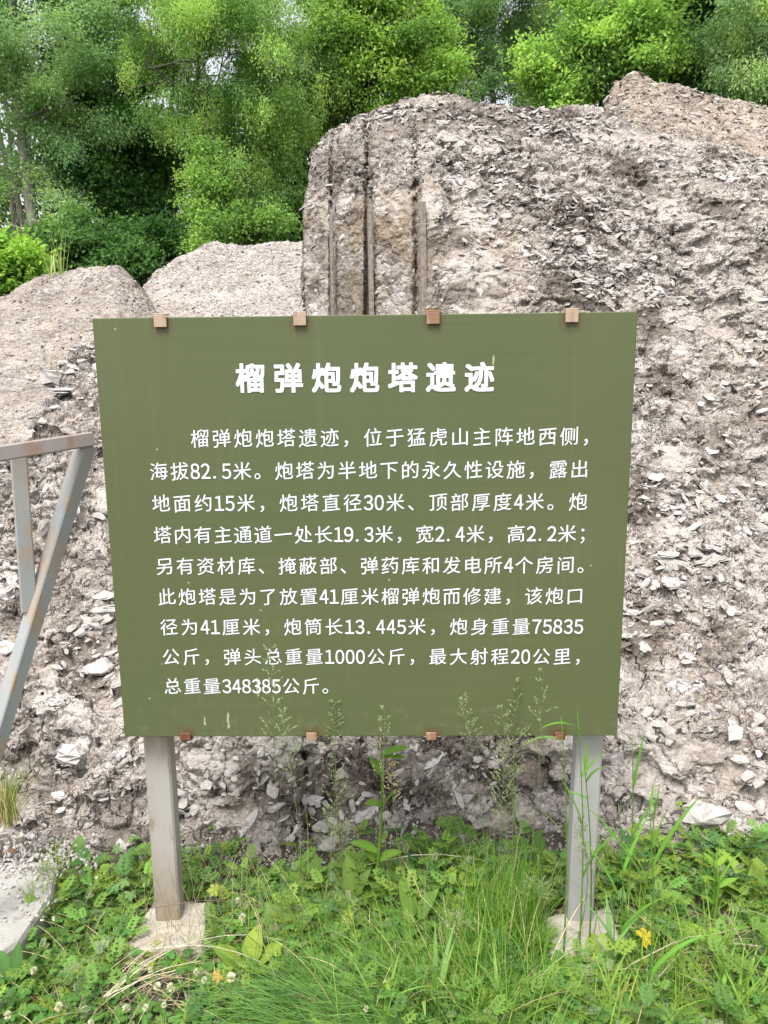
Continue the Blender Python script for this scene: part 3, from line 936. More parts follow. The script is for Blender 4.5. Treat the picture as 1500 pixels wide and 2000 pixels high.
# ------------------------------------------------------------------ handrail
rail = empty("handrail", tuple(P(60, 1640, .0)))
rail.location.z = 0
tag(rail, "galvanised steel stair handrail with rusty top bar at the left edge", "handrail")
E2 = lambda q: q
mb = MB(); beam(mb, P(-330, 938, -.35), P(180, 857, .10), .034, .022, .0, .003); child(mb.build("top_bar", RAILTOP), rail)
a = P(168, 868, .10); b = P(0, 1425, .0); d = b - a
mb = MB(); beam(mb, a, a + d * 1.62, .037, .037, .55, .003); child(mb.build("brace", RAIL), rail)
mb = MB(); beam(mb, P(36, 886, .02), P(57, 1192, .045), .036, .036, -.5, .003); child(mb.build("upright", RAIL), rail)

exec_trees = True
# ------------------------------------------------------------------ trees
def leaves(mb, blobs, n, L, Wd, col, droop=.2, clump=.22, per=26, var=.28, flat=.7, hang=0.0, rg=rng):
    """leaf sized faces gathered in twig clumps through the crown's volume; blobs: (x,y,z,rx,ry,rz)"""
    B = np.array(blobs, float)
    wt = (B[:, 3] * B[:, 4] + B[:, 3] * B[:, 5] + B[:, 4] * B[:, 5]); wt /= wt.sum()
    K = max(1, n // per)
    bi = rg.choice(len(B), K, p=wt)
    # boughs: smaller flattened masses spread through each blob, so that the outline is uneven and gaps stay open
    SB = 10
    sd0 = rg.normal(size=(len(B), SB, 3)); sd0[..., 2] += .15; sd0 /= np.linalg.norm(sd0, axis=2, keepdims=True)
    srad = rg.uniform(.35, 1.3, (len(B), SB)); ssz = rg.uniform(.20, .42, (len(B), SB))
    sbc = rg.normal(0, 1, (len(B), SB)); si = rg.integers(0, SB, K)
    d = rg.normal(size=(K, 3)); d /= np.linalg.norm(d, axis=1, keepdims=True)
    rad = (.25 + .75 * rg.random(K) ** .6) * (1 + .3 * vnoise(d * 2.3 + bi[:, None] * 5.1, 3))
    cc = B[bi, :3] + (sd0[bi, si] * srad[bi, si][:, None] + d * (rad * ssz[bi, si])[:, None] * np.array([1.2, 1.2, .62])) * B[bi, 3:6]
    ccol = 1 + var * (.35 * rg.normal(0, 1, K) + .75 * sbc[bi, si])
    ccol = np.clip(ccol, .45, 1.7)
    hue = rg.normal(0, .4, K) + .6 * sbc[bi, si]
    ki = np.repeat(np.arange(K), per); N = len(ki)
    cs_ = clump * rg.uniform(.6, 1.4, K)
    off = rg.normal(size=(N, 3)) * (cs_[ki] * .55)[:, None] * np.array([1, 1, flat])
    if hang:
        off[:, 2] -= np.abs(rg.normal(0, hang, N)); off[:, :2] *= .55
    p = cc[ki] + off
    dr = d[ki] * .6 + rg.normal(size=(N, 3)) * .7; dr[:, 2] -= droop
    dr /= np.linalg.norm(dr, axis=1, keepdims=True)
    up = rg.normal(size=(N, 3)) * .55 + np.array([0, -.25, 1.0])
    sd_ = np.cross(dr, up); sd_ /= np.linalg.norm(sd_, axis=1, keepdims=True) + 1e-9
    nn = np.cross(sd_, dr)
    ln = L * rg.uniform(.65, 1.3, N)[:, None]; ww = Wd * rg.uniform(.7, 1.2, N)[:, None]
    a = p; t = p + dr * ln - nn * ln * .12
    l = p + dr * ln * .45 + sd_ * ww * .5 + nn * ww * .12; r = p + dr * ln * .45 - sd_ * ww * .5 + nn * ww * .12
    V = np.stack([a, r, t, l], 1).reshape(-1, 3)
    c = np.array(col)[None] * (ccol[ki] * rg.uniform(.9, 1.1, N))[:, None]
    c[:, 0] *= 1 + .14 * hue[ki]; c[:, 2] *= 1 - .1 * hue[ki]
    c = np.repeat(np.clip(c, .004, .9), 4, 0)
    F = np.arange(N * 4).reshape(N, 4)
    mb.add(V, F, c)

def limb_path(a, b, sag, rg, k=6):
    a, b = np.array(a), np.array(b); t = np.linspace(0, 1, k)[:, None]
    q = a * (1 - t) + b * t
    q[:, 2] += sag * np.sin(t[:, 0] * math.pi)
    j = rg.normal(0, .05 * np.linalg.norm(b - a) / k * 2, q.shape); j[0] = 0
    return q + j

def tree(kind, label, cat, trunk, blobs, n, L, Wd, col, bark=BARK, r0=.12, limbs=3, droop=.2, clump=.22, per=26, var=.28, hang=0.0, flat=.7, group=None, seed=1):
    """trunk: list of (px,py,y) from the visible foot upward; the foot is carried down to the ground"""
    rg = np.random.default_rng(seed)
    tp = [P(*q) for q in trunk]
    foot = tp[0].copy(); foot[2] = float(ground_h(np.array([foot[0]]), np.array([foot[1]]))[0]) - .1
    if foot[2] < tp[0][2] - .2: tp = [foot] + tp
    root = empty(kind, tuple(foot))
    pts = []
    for i in range(len(tp) - 1):
        for t in np.linspace(0, 1, 6)[:-1]: pts.append(tp[i] * (1 - t) + tp[i + 1] * t)
    pts.append(tp[-1]); pts = np.array(pts)
    pts[1:-1] += rg.normal(0, .02, pts[1:-1].shape)
    rr = np.linspace(r0, r0 * .25, len(pts)); rr[0] *= 1.35
    mt = MB(); tube(mt, pts, rr, 8)
    bw = []
    for bl in blobs:
        px, py, y, r = bl[:4]
        sx, sz = (bl[4], bl[5]) if len(bl) > 5 else (1.0, 1.0)
        c = P(px, py, y)
        bw.append((*c, r * sx, r * sx, r * sz))
    for b in bw:
        c = np.array(b[:3])
        for k in range(limbs):
            e = c + rg.normal(0, .5, 3) * np.array(b[3:6])
            zc = e[2] - .5 * np.hypot(e[0] - pts[:, 0], e[1] - pts[:, 1])
            i = int(np.argmin(np.abs(pts[:, 2] - zc)))
            if np.hypot(e[0] - pts[i][0], e[1] - pts[i][1]) > 1.15: continue
            q = limb_path(pts[i], e, -.05, rg)
            tube(mt, q, np.linspace(min(rr[i] * .45, .035), .006, len(q)), 5)
            for m in range(3):
                s = q[rg.integers(2, len(q))]; e2 = s + rg.normal(0, .35, 3) * np.array(b[3:6]) + np.array([0, 0, .1])
                q2 = limb_path(s, e2, 0, rg, 4); tube(mt, q2, np.linspace(.014, .004, 4), 4)
    mc = MB()
    leaves(mc, bw, n, L, Wd, col, droop, clump, per, var, flat, hang, rg)
    for m_, nm, mat in ((mt, "trunk", bark), (mc, "crown", LEAF)):
        o = m_.build(nm, mat, root, smooth=(nm == "trunk")); o.location = -Vector(root.location)
    tag(root, label, cat, group)
    return root
TG = "trees on the bank behind the ruins"
tree("pale_barked_tree", "tall loose-leaved tree with pale bare trunk at the far left", "tree", [(78, 480, 13), (58, 400, 13), (46, 300, 13), (38, 210, 13), (30, 60, 13), (25, -80, 13)],
     [(40, 30, 13, 1.2), (120, 60, 13, 1.2), (160, 30, 13.4, .8), (0, 130, 13.2, .8), (120, 170, 12.8, 1.0), (105, 245, 13.2, .55), (-40, 60, 13, 1.3), (130, 300, 13.2, .7), (-25, 400, 13, .45), (-30, 320, 13.2, .8), (90, -90, 13, 1.2), (130, 420, 12.6, .6)],
     80000, .055, .04, (.17, .285, .12), BARK_PALE, .14, 2, .35, .24, 26, .25, group=TG, seed=21)
tree("maple_tree", "dense mid-green broadleaf tree between the pale trunk and the feathery tree", "tree", [(255, 520, 14.5), (250, 380, 14.5), (240, 200, 14.5), (235, 60, 14.5)],
     [(210, 160, 14.4, .9), (230, 260, 14.2, 1.0), (180, 330, 14.2, .8), (290, 330, 14.4, .9), (215, 420, 14, .8), (300, 430, 14.3, .7), (248, 130, 14.8, .7), (160, 240, 14.6, .8)],
     62000, .075, .065, (.075, .185, .045), BARK, .10, 2, .25, .3, 22, .3, group=TG, seed=22)
tree("feathery_tree", "big light green tree with drooping feathery foliage over the notch", "tree", [(415, 470, 12.2), (420, 380, 12.2), (395, 260, 12.2), (385, 150, 12.3), (400, 0, 12.3)],
     [(318, 60, 12.3, .85), (400, 40, 12.1, 1.1), (500, 60, 12, 1.0), (565, 110, 12.1, .75), (330, 160, 12.1, .75), (420, 170, 11.9, .9), (520, 190, 12, .8), (585, 195, 12.1, .45), (470, 290, 12, .75), (555, 270, 12.1, .5), (390, 250, 12, .5), (450, -80, 12.2, 1.3), (350, -70, 12.4, .95), (560, 0, 12.2, .8), (520, 360, 12.1, .55), (270, 110, 12.5, .5)],
     130000, .05, .025, (.185, .31, .08), BARK, .10, 3, .9, .17, 26, .24, .16, group=TG, seed=23)
tree("vine_clad_tree", "young yellow-green leafy tree below the feathery tree's crown", "tree", [(430, 480, 11.4), (428, 400, 11.4), (415, 300, 11.5)],
     [(410, 300, 11.4, .25, .9, 1.2), (402, 345, 11.3, .27), (432, 372, 11.3, .27), (405, 405, 11.3, .3), (440, 430, 11.3, .32), (420, 465, 11.2, .36), (480, 440, 11.5, .28), (525, 448, 11.6, .26)],
     24000, .06, .045, (.145, .265, .05), BARK, .05, 2, .45, .2, 22, .3, group=TG, seed=24)
tree("oak_tree", "bright yellow-green oak directly behind the ruin's left shoulder", "tree", [(720, 330, 13), (715, 200, 13), (710, 60, 13)],
     [(650, 40, 13, .8), (720, 40, 12.8, .8), (770, 80, 12.7, .7), (830, 130, 12.5, .55), (860, 160, 12.4, .4), (680, 110, 12.8, .7), (760, 150, 12.6, .65), (640, 170, 13, .6), (700, 180, 12.7, .5), (720, -60, 13, 1.1), (820, 60, 13, .5), (640, 245, 13.2, .5)],
     75000, .075, .045, (.15, .27, .045), BARK, .11, 3, .15, .24, 26, .34, group=TG, seed=25)
tree("poplar_tree", "tall dark wispy poplar above the middle of the mound", "tree", [(965, 300, 16), (962, 160, 16), (958, 0, 16)],
     [(900, 40, 16, 1.1), (860, 110, 15.8, .9), (920, 120, 15.8, .8), (900, 170, 15.6, .8), (820, 30, 16, .9), (960, 20, 16.2, 1.0), (1015, 140, 16, .4), (930, -70, 16, 1.4), (830, 170, 15.8, .7)],
     85000, .055, .035, (.125, .23, .085), BARK, .11, 3, .45, .26, 24, .3, .1, group=TG, seed=26)
tree("poplar_tree", "slim grey-green poplar beside the bright sky gap at upper right", "tree", [(1070, 300, 16.5), (1065, 150, 16.5), (1060, 0, 16.5)],
     [(1060, 40, 16.5, .8), (1050, 110, 16.4, .7), (1085, 90, 16.5, .6), (1040, 170, 16.3, .6), (1060, -60, 16.5, 1.0), (1000, 60, 16.7, .7)],
     40000, .055, .035, (.135, .24, .10), BARK, .10, 3, .45, .24, 24, .3, .1, group=TG, seed=27)
tree("oak_tree", "spreading light green oak just left of the peaked crag", "tree", [(1180, 280, 11.6), (1180, 160, 11.6), (1190, 40, 11.8)],
     [(1050, 165, 11.3, .38), (1090, 130, 11.4, .5), (1150, 150, 11.2, .5), (1150, 90, 11.5, .6), (1210, 110, 11.4, .6), (1260, 120, 11.3, .45), (1200, 40, 11.8, .7), (1250, 50, 11.9, .6), (1225, -40, 12, .75), (1285, 130, 11.3, .3), (1100, 175, 11.1, .35)],
     66000, .072, .045, (.15, .275, .05), BARK, .10, 3, .15, .22, 26, .32, group=TG, seed=28)
tree("oak_tree", "darker blue-green oak above the peaked crag", "tree", [(1350, 320, 13), (1345, 160, 13), (1340, 0, 13)],
     [(1310, 60, 13, .9), (1370, 100, 12.8, .8), (1330, 150, 12.6, .7), (1400, 170, 12.6, .7), (1280, 0, 13.2, .8), (1390, 20, 13, .9), (1340, -80, 13, 1.2), (1440, 200, 12.6, .6), (1270, 90, 13.2, .6)],
     60000, .075, .05, (.095, .205, .07), BARK, .12, 3, .2, .26, 24, .32, group=TG, seed=29)
tree("willow_tree", "pale green willow-like tree at the upper right edge", "tree", [(1560, 320, 10.8), (1545, 160, 10.8), (1530, 0, 10.8)],
     [(1470, 40, 10.8, .75), (1500, 120, 10.6, .75), (1430, 110, 10.8, .45), (1540, 40, 10.8, .9), (1480, 180, 10.6, .4), (1540, 190, 10.6, .5), (1490, -60, 11, 1.0), (1420, 60, 11, .4)],
     60000, .055, .028, (.19, .30, .12), BARK, .09, 3, .9, .18, 24, .24, .14, group=TG, seed=30)
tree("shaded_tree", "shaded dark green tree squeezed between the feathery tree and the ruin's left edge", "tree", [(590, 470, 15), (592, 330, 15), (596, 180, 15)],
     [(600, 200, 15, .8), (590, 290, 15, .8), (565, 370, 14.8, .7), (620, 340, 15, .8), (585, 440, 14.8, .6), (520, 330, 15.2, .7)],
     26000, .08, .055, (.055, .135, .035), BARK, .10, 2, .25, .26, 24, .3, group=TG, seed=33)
for (px, py, y, r, lab, col, sd_) in [(10, 505, 9.6, .42, "bright green bush on the left end of the low ridge", (.13, .26, .025), 41), (255, 505, 11.6, .36, "small dark sapling bush in the notch between the ridges", (.05, .125, .03), 42),
                                      (300, 470, 12.2, .45, "mid-green bush in the shade left of the feathery tree's foot", (.05, .13, .03), 43), (575, 450, 12.4, .35, "little green bush against the ruin's left edge", (.07, .17, .03), 44),
                                      (150, 470, 11.8, .45, "shaded leafy bush right of the pale trunk's foot", (.06, .14, .035), 45)]:
    tree("bush", lab, "bush", [(px, py + 30, y), (px, py - 10, y)], [(px, py, y, r), (px - 30, py + 12, y, r * .8), (px + 35, py + 10, y, r * .8), (px - 55, py + 25, y, r * .6), (px, py + 40, y, r)], 9000, .085, .06, col, BARK, .025, 2, .25, .2, 22, .32, group="bushes along the ridge crest", seed=sd_)

# shaded wood behind: reads as one mass
mb = MB(); rg = np.random.default_rng(77)
blobs = []
for i in range(70):
    x = rg.uniform(-17, 17); y = rg.uniform(17.5, 22); top = 6.7 + rg.normal(0, .6) + (.9 if x < -2 else 0)
    for z in np.arange(2.2, top, 1.3): blobs.append((x + rg.normal(0, .5), y, z, rg.uniform(.8, 1.4), .9, rg.uniform(.7, 1.1)))
leaves(mb, blobs, 110000, .17, .13, (.035, .085, .022), .25, .4, 20, .35, rg=rg)  # dark leaf colour stands in for the shade inside the wood
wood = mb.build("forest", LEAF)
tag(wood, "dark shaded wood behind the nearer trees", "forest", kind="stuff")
mb = MB()
for i in range(60):
    x = rg.uniform(-14, 14); y = rg.uniform(14.5, 20); q = np.array([[x, y, 1.2], [x + rg.normal(0, .1), y, 3.2], [x + rg.normal(0, .25), y, 5.5], [x + rg.normal(0, .4), y, 7.4]])
    tube(mb, q, np.array([1, .85, .6, .3]) * rg.uniform(.05, .11), 6)
tw = mb.build("woodland_stems", BARK); tag(tw, "thin dark trunks deep inside the shaded wood", "forest", kind="stuff")

# ------------------------------------------------------------------ plants in front
def gz(x, y): return float(ground_h(np.array([x]), np.array([y]))[0])
def spot(px, py, z=-.03): return G(px, py, z)

def leaf_strip(mb, base, d, up, L, Wd, bend, col, n=6, prof=None, fold=.18, twist=0.0, wav=0.0):
    """flat leaf with a folded midrib that bends under its weight"""
    d = unit(d); s = unit(np.cross(d, up)); u = np.cross(s, d)
    V = []; p = np.array(base, float); dd = d.copy()
    prof = prof or (lambda t: math.sin(math.pi * min(1, t * .92 + .06)) ** .75)
    for i in range(n + 1):
        t = i / n
        ang = bend * t
        dd = unit(d * math.cos(ang) - u * math.sin(ang)); uu = np.cross(s, dd)
        if i: p = p + dd * L / n
        w = Wd * .5 * prof(t)
        ss = s * math.cos(twist * t) + uu * math.sin(twist * t)
        q = wav * math.sin(t * 17)
        V += [p + ss * w + uu * w * (fold + q), p, p - ss * w + uu * w * (fold - q)]
    F = []
    for i in range(n):
        a = i * 3
        F += [[a, a + 1, a + 4, a + 3], [a + 1, a + 2, a + 5, a + 4]]
    c = np.array(col)
    cv = np.tile(c, (len(V), 1)); cv[1::3] *= 1.22
    mb.add(V, F, np.clip(cv, 0, .9))
OVATE = lambda t: (math.sin(math.pi * min(1, t ** .8)) ** .8) * .98 + .02
GRASSP = lambda t: (1 - t ** 2.2) * (.75 + .25 * min(1, t * 6))

def blade(mb, base, az, lean, L, Wd, bend, col, n=6):
    d = np.array([math.cos(az) * math.sin(lean), math.sin(az) * math.sin(lean), math.cos(lean)])
    up = np.array([-math.cos(az) * math.cos(lean), -math.sin(az) * math.cos(lean), math.sin(lean)])
    leaf_strip(mb, base, d, up, L, Wd, bend, col, n, GRASSP, .15, random.uniform(-.6, .6))

def jit(col, v=.18):
    k = random.uniform(1 - v, 1 + v); h = random.uniform(-.1, .1)
    return (col[0] * k * (1 + h), col[1] * k, col[2] * k * (1 - h))

GREEN = (.125, .215, .045); DEEP = (.07, .15, .04); YEL = (.18, .265, .045); GREY = (.17, .225, .11); DRY = (.50, .41, .26)

def broad_plant(loc, specs, label, name="broad_leaf_weed", col=GREEN):
    """specs: (azimuth, lean, length, width, bend)"""
    root = empty(name, tuple(loc))
    for az, lean, L, Wd, bend in specs:
        mb = MB()
        d = np.array([math.cos(az) * math.sin(lean), math.sin(az) * math.sin(lean), math.cos(lean)])
        up = np.array([-math.cos(az) * math.cos(lean), -math.sin(az) * math.cos(lean), math.sin(lean)])
        st = L * .28
        tube(mb, [np.zeros(3), d * st * .5, d * st], [.0022, .002, .0016], 5, col)
        leaf_strip(mb, d * st, d, up, L, Wd, bend, jit(col, .12), 9, OVATE, .16, 0, .04)
        mb.build("leaf", HERB, root, smooth=True)
    tag(root, label, "plant", "broad leaved weeds at the foot of the sign")
    return root

V_ = lambda px, py: spot(px, py)
broad_plant(spot(150, 1705), [(1.35, .22, .085, .058, .25), (2.7, .95, .085, .05, .5), (.1, 1.05, .095, .05, .35), (5.6, .6, .05, .035, .5)], "broad-leaved weed with one upright oval leaf between path and left post")
broad_plant(spot(612, 1745), [(1.5, .12, .095, .05, .2), (5.6, .7, .05, .032, .6), (2.9, .7, .07, .045, .5), (.3, .55, .08, .04, .3)], "plantain with an erect paddle leaf standing left of the tall weed")
broad_plant(spot(690, 1765), [(1.9, .35, .10, .045, .4), (.4, .4, .085, .045, .3), (3.3, .4, .07, .04, .4)], "broad-leaved weed with three leaves at the tall weed's foot")
broad_plant(spot(852, 1735), [(1.2, .5, .07, .05, .6), (2.4, .8, .07, .05, .5), (.2, .9, .06, .045, .5)], "round-leaved weed right of the tall weed below the third clip")
broad_plant(spot(810, 1815), [(2.2, .35, .10, .05, .5), (.5, .45, .095, .05, .5), (4.6, .8, .08, .04, .6)], "big-leaved dock in the middle of the thick grass")
broad_plant(spot(1052, 1690), [(1.6, .15, .08, .045, .2), (3.6, .7, .06, .04, .5)], "weed with a single upright leaf left of the grey post")
broad_plant(spot(1345, 1705), [(1.5, .18, .075, .042, .2), (2.9, .9, .07, .035, .4), (.1, .8, .075, .035, .35), (3.9, .6, .06, .035, .4)], "young leafy weed on bare soil right of the tall grass stalks")
broad_plant(spot(560, 1845), [(.4, .6, .09, .06, .5), (2.4, .6, .09, .06, .5), (4.6, .8, .07, .05, .5), (1.5, .3, .07, .05, .3)], "leafy dock left of the thick grass clump")
broad_plant(spot(30, 1935), [(1.4, .2, .09, .035, .2), (.6, .5, .08, .035, .4), (2.5, .5, .08, .035, .4)], "narrow-leaved weed under the path's edge", col=DEEP)
broad_plant(spot(1475, 1770), [(2.2, .5, .11, .05, .5), (1.2, .3, .10, .045, .3), (3.2, .7, .1, .045, .5)], "broad-leaved weed at the right edge near the mound's foot", col=YEL)
broad_plant(spot(485, 1905), [(1.2, .4, .09, .055, .3), (3.0, .7, .09, .055, .5), (5.4, .7, .08, .05, .5), (.2, .7, .09, .055, .4)], "light green dock beside the left footing's front corner", col=YEL)

# tall single stemmed weed in the centre
def tall_weed(base, top, leaves_, label, col=(.14, .25, .035)):
    base, top = np.array(base), np.array(top)
    root = empty("tall_weed", tuple(base))
    t = np.linspace(0, 1, 8)[:, None]; q = (top - base) * t; q[:, 0] += .008 * np.sin(t[:, 0] * 3)
    mb = MB(); tube(mb, q, np.linspace(.0052, .0028, 8), 6, col); mb.build("stem", HERB, root, smooth=True)
    for f, az, lean, L, Wd, bend in leaves_:
        mb = MB(); p = (top - base) * f; p[0] += .008 * math.sin(f * 3)
        d = np.array([math.cos(az) * math.sin(lean), math.sin(az) * math.sin(lean), math.cos(lean)]); up = np.array([-math.cos(az) * math.cos(lean), -math.sin(az) * math.cos(lean), math.sin(lean)])
        leaf_strip(mb, p, d, up, L, Wd, bend, jit(col, .1), 8, OVATE, .2)
        mb.build("leaf", HERB, root, smooth=True)
    return tag(root, label, "plant")
b0 = spot(732, 1740)
tall_weed(b0, P(745, 1470, b0[1] + .01), [(.99, .1, 1.25, .08, .038, .2), (.97, -.3, 1.4, .075, .026, .1), (.83, 2.9, .7, .07, .040, -.2), (.60, -.2, .5, .085, .032, .2), (.62, 3.3, .9, .05, .04, .8), (.28, 3.0, 1.0, .09, .042, .5), (.2, 2.7, .6, .085, .042, .3), (.22, .1, .9, .075, .042, .6), (.9, 4.2, .6, .05, .028, .3)], "tall single-stemmed weed with sparse pointed leaves below the sign's middle")
b0 = spot(1392, 1800)
tall_weed(b0, P(1400, 1690, b0[1]), [(.98, .4, .8, .05, .02, .3), (.95, 2.4, .8, .05, .02, .3), (.7, 3.4, .9, .06, .022, .4), (.6, .1, .9, .06, .022, .4), (.4, 1.2, .9, .05, .02, .3), (.3, 3.0, .9, .05, .02, .3)], "short leafy weed growing among straw in the right foreground")

# lobed (buttercup / geranium like) plants
def lobed_leaf(mb, c, nrm, az, R, col, lobes=5, teeth=True):
    nrm = unit(nrm); x = unit(np.cross(nrm, [math.sin(az), -math.cos(az), .01])); y = np.cross(nrm, x)
    for k in range(lobes):
        a = (k - (lobes - 1) / 2) * (2 * math.pi * .74 / lobes)
        d = x * math.cos(a) + y * math.sin(a)
        L = R * (1 - .12 * abs(k - (lobes - 1) / 2))
        leaf_strip(mb, c + nrm * .0006 * k, d, nrm, L, R * .36, .35, col, 5, lambda t: (.25 + .75 * math.sin(math.pi * min(1, t * .75 + .12))) * (1 if t < .72 else (1 - t) * 3.2 + .06), .12)
        if teeth:
            for sgn in (-1, 1):
                d2 = unit(d + sgn * .75 * (y * math.cos(a) - x * math.sin(a)))
                leaf_strip(mb, c + d * L * .42 + nrm * .0012, d2, nrm, L * .46, R * .16, .3, col, 3, OVATE, .1)

def lobed_proto(n, R, hgt, col, seed):
    random.seed(seed)
    root = empty("lobed_leaf_plant")
    for i in range(n):
        mb = MB(); az = random.uniform(0, 6.28); rr = random.uniform(.2, 1) * hgt * .8; h = hgt * random.uniform(.5, 1)
        e = np.array([math.cos(az) * rr, math.sin(az) * rr, h])
        tube(mb, [np.zeros(3), e * np.array([.35, .35, .6]), e], [.0014, .0012, .001], 4, (.16, .22, .06))
        lobed_leaf(mb, e, np.array([math.cos(az) * .35, math.sin(az) * .35 - .35, 1]), az, R * random.uniform(.75, 1.15), jit(col, .15))
        mb.build("leaf", HERB, root)
    return root
protos = [None, lobed_proto(7, .022, .045, YEL, 2), lobed_proto(5, .029, .07, (.12, .21, .075), 3), lobed_proto(8, .020, .045, GREEN, 4)]
LP = [(268, 1690, 2, "jagged-leaved plant left of the brown post, by the mound's foot"), (258, 1765, 2, "blue-green jagged-leaved plant beside the brown post's lower half"), (395, 1715, 2, "jagged-leaved plant right behind the brown post"),
      (120, 1750, 1, "small yellow-green lobed plant near the path's corner"), (190, 1790, 3, "low lobed plant between the path and left footing"), (230, 1815, 1, "yellow-green lobed plant touching the left footing"),
      (455, 1765, 1, "bright lobed plant right of the left footing"), (520, 1800, 3, "lobed plant in front of the mound left of centre"), (700, 1830, 1, "pale lobed plant at the thick grass clump's left side"), (640, 1800, 3, "lobed plant under the paddle-leaved plantain"),
      (925, 1720, 2, "silvery jagged-leaved plant below the third bottom clip"), (990, 1725, 2, "silvery jagged-leaved plant midway to the grey post"), (1010, 1760, 3, "lobed plant left of the right footing"), (1245, 1765, 2, "jagged-leaved plant right of the grey post"),
      (1300, 1745, 3, "lobed plant on the bare soil right of the grey post"), (1430, 1700, 1, "yellow-green lobed plant near the mound's foot at right"), (1440, 1800, 3, "lobed plant in the right foreground"), (1370, 1850, 1, "yellow-green lobed plant among straw at right"),
      (60, 1920, 3, "lobed plant in the lower left corner"), (330, 1905, 1, "lobed plant in front of the left footing"), (560, 1935, 1, "lobed plant at the clover patch's right side"), (1490, 1860, 2, "lobed plant on the right edge"), (1300, 1860, 3, "lobed plant right of the yellow fallen leaf")]
used = set()
for px, py, k, lab in LP:
    o = protos[k] if k not in used else copy_tree(protos[k])
    used.add(k)
    p = spot(px, py); o.location = (p[0], p[1], gz(p[0], p[1])); o.rotation_euler.z = random.uniform(0, 6.28); o.scale = (1, 1, 1) if k not in (9,) else (1, 1, 1)
    s = random.uniform(.85, 1.25); o.scale = (s, s, s)
    tag(o, lab, "plant", "lobed leaf plants around the sign")

# grass stalks with wide blades to the right of the grey post
def reed(base, top, blades, label, col=(.10, .22, .03)):
    base, top = np.array(base), np.array(top); root = empty("grass_stalk", tuple(base)); d = top - base
    t = np.linspace(0, 1, 9)[:, None]; q = d * t; side = unit(np.array([d[1], -d[0], 0]) + 1e-6)
    q = q + np.outer(np.sin(t[:, 0] * math.pi) * .012, [1, 0, 0])
    mb = MB(); tube(mb, q, np.linspace(.0026, .001, 9), 5, jit(col, .1)); mb.build("stem", HERB, root, smooth=True)
    for f, az, lean, L, Wd, bend in blades:
        mb = MB(); p = d * f + np.array([math.sin(f * math.pi) * .012, 0, 0]); blade(mb, p, az, lean, L, Wd, bend, jit(col, .15), 9); mb.build("blade", HERB, root, smooth=True)
    return tag(root, label, "grass", "tall grass stalks around the grey post")
def R_(px0, py0, px1, py1, dy, blades, label, col=(.10, .22, .03)):
    b = spot(px0, py0); return reed(b, P(px1, py1, b[1] + dy), blades, label, col)
R_(1262, 1990, 1268, 1560, .03, [(.55, 2.9, .35, .22, .011, .5), (.7, .25, .4, .20, .012, .4), (.95, .9, .2, .07, .006, .1), (.35, 3.3, .5, .2, .011, .9), (.2, .2, .5, .18, .012, 1.0)], "tallest wide-bladed grass stalk in front of the yellow leaf")
R_(1205, 1900, 1208, 1570, .0, [(.6, .6, .45, .17, .010, .3), (.4, 2.8, .3, .2, .011, .5), (.75, 2.6, .5, .15, .008, .8), (.25, .3, .6, .16, .01, .9)], "wide-bladed grass stalk just right of the grey post")
R_(1215, 1830, 1235, 1440, .02, [(.75, .5, .15, .16, .009, .1), (.5, .2, .3, .14, .009, .5), (.3, 2.9, .3, .14, .008, .6)], "slender grass stalk whose tip reaches the panel's lower right corner")
R_(1240, 1830, 1280, 1540, .03, [(.6, .4, .3, .12, .009, .2), (.4, 2.8, .4, .16, .009, .6), (.8, .5, .1, .1, .006, .1)], "slender grass stalk leaning right of the grey post")
R_(1130, 1880, 1128, 1390, .02, [(.93, 3.6, .7, .13, .010, 1.2), (.75, .2, .6, .10, .011, .4), (.55, 2.7, .25, .14, .009, .4), (.35, .3, .35, .16, .009, .4)], "tall grass stalk crossing the grey post with a drooping top blade")
R_(1150, 1870, 1140, 1480, .02, [(.92, 1.0, .15, .09, .009, -.2), (.8, 2.9, 1.1, .05, .008, .3), (.88, .3, .3, .07, .008, 1.3), (.5, .4, .7, .12, .01, .5), (.3, 3.4, .6, .16, .011, .5)], "grass stalk with several short blades in front of the grey post")
R_(1100, 1880, 1096, 1400, .05, [(.9, 3.4, .8, .12, .008, 1.4), (.5, 3.0, .4, .12, .007, .6)], "thin grass stalk left of the grey post touching the panel", (.13, .22, .04))
R_(1190, 1905, 1190, 1740, -.02, [(.1, 1.8, .12, .19, .016, .2), (.3, .4, .5, .14, .011, .6), (.4, 2.6, .5, .14, .01, .6)], "short wide-bladed grass stalk at the right footing's front corner", (.15, .27, .08))
R_(1385, 1800, 1392, 1670, .0, [(.3, 1.2, .25, .14, .009, .3), (.4, 2.4, .35, .13, .009, .5), (.5, .3, .4, .13, .009, .5)], "lone grass stalk in the right foreground near the leafy weed")

def grass_tuft(loc, n, hmin, hmax, Wd, spread, lean, col, label, name="grass_tuft", dry=0.0, bend=(.2, 1.4), grp="grass tufts", az=None):
    mb = MB()
    for i in range(n):
        a = random.uniform(0, 6.28) if az is None else random.gauss(az, .9)
        r = spread * random.random() ** .7; ba = random.uniform(0, 6.28)
        base = np.array([math.cos(ba) * r, math.sin(ba) * r, -.01])
        c = jit(DRY if random.random() < dry else col, .22)
        blade(mb, base, a, abs(random.gauss(0, lean)) + .04, random.uniform(hmin, hmax), Wd * random.uniform(.6, 1.3), random.uniform(*bend), c, 7)
    o = mb.build(name, HERB, smooth=True); o.location = loc
    return tag(o, label, "grass", grp)
p = P(14, 1600, .22); grass_tuft((p[0], p[1], p[2]), 170, .09, .22, .0028, .035, .25, (.14, .20, .05), "wispy grass tuft with straw-coloured foot on the rubble at the left edge", dry=.3, bend=(.1, .9))
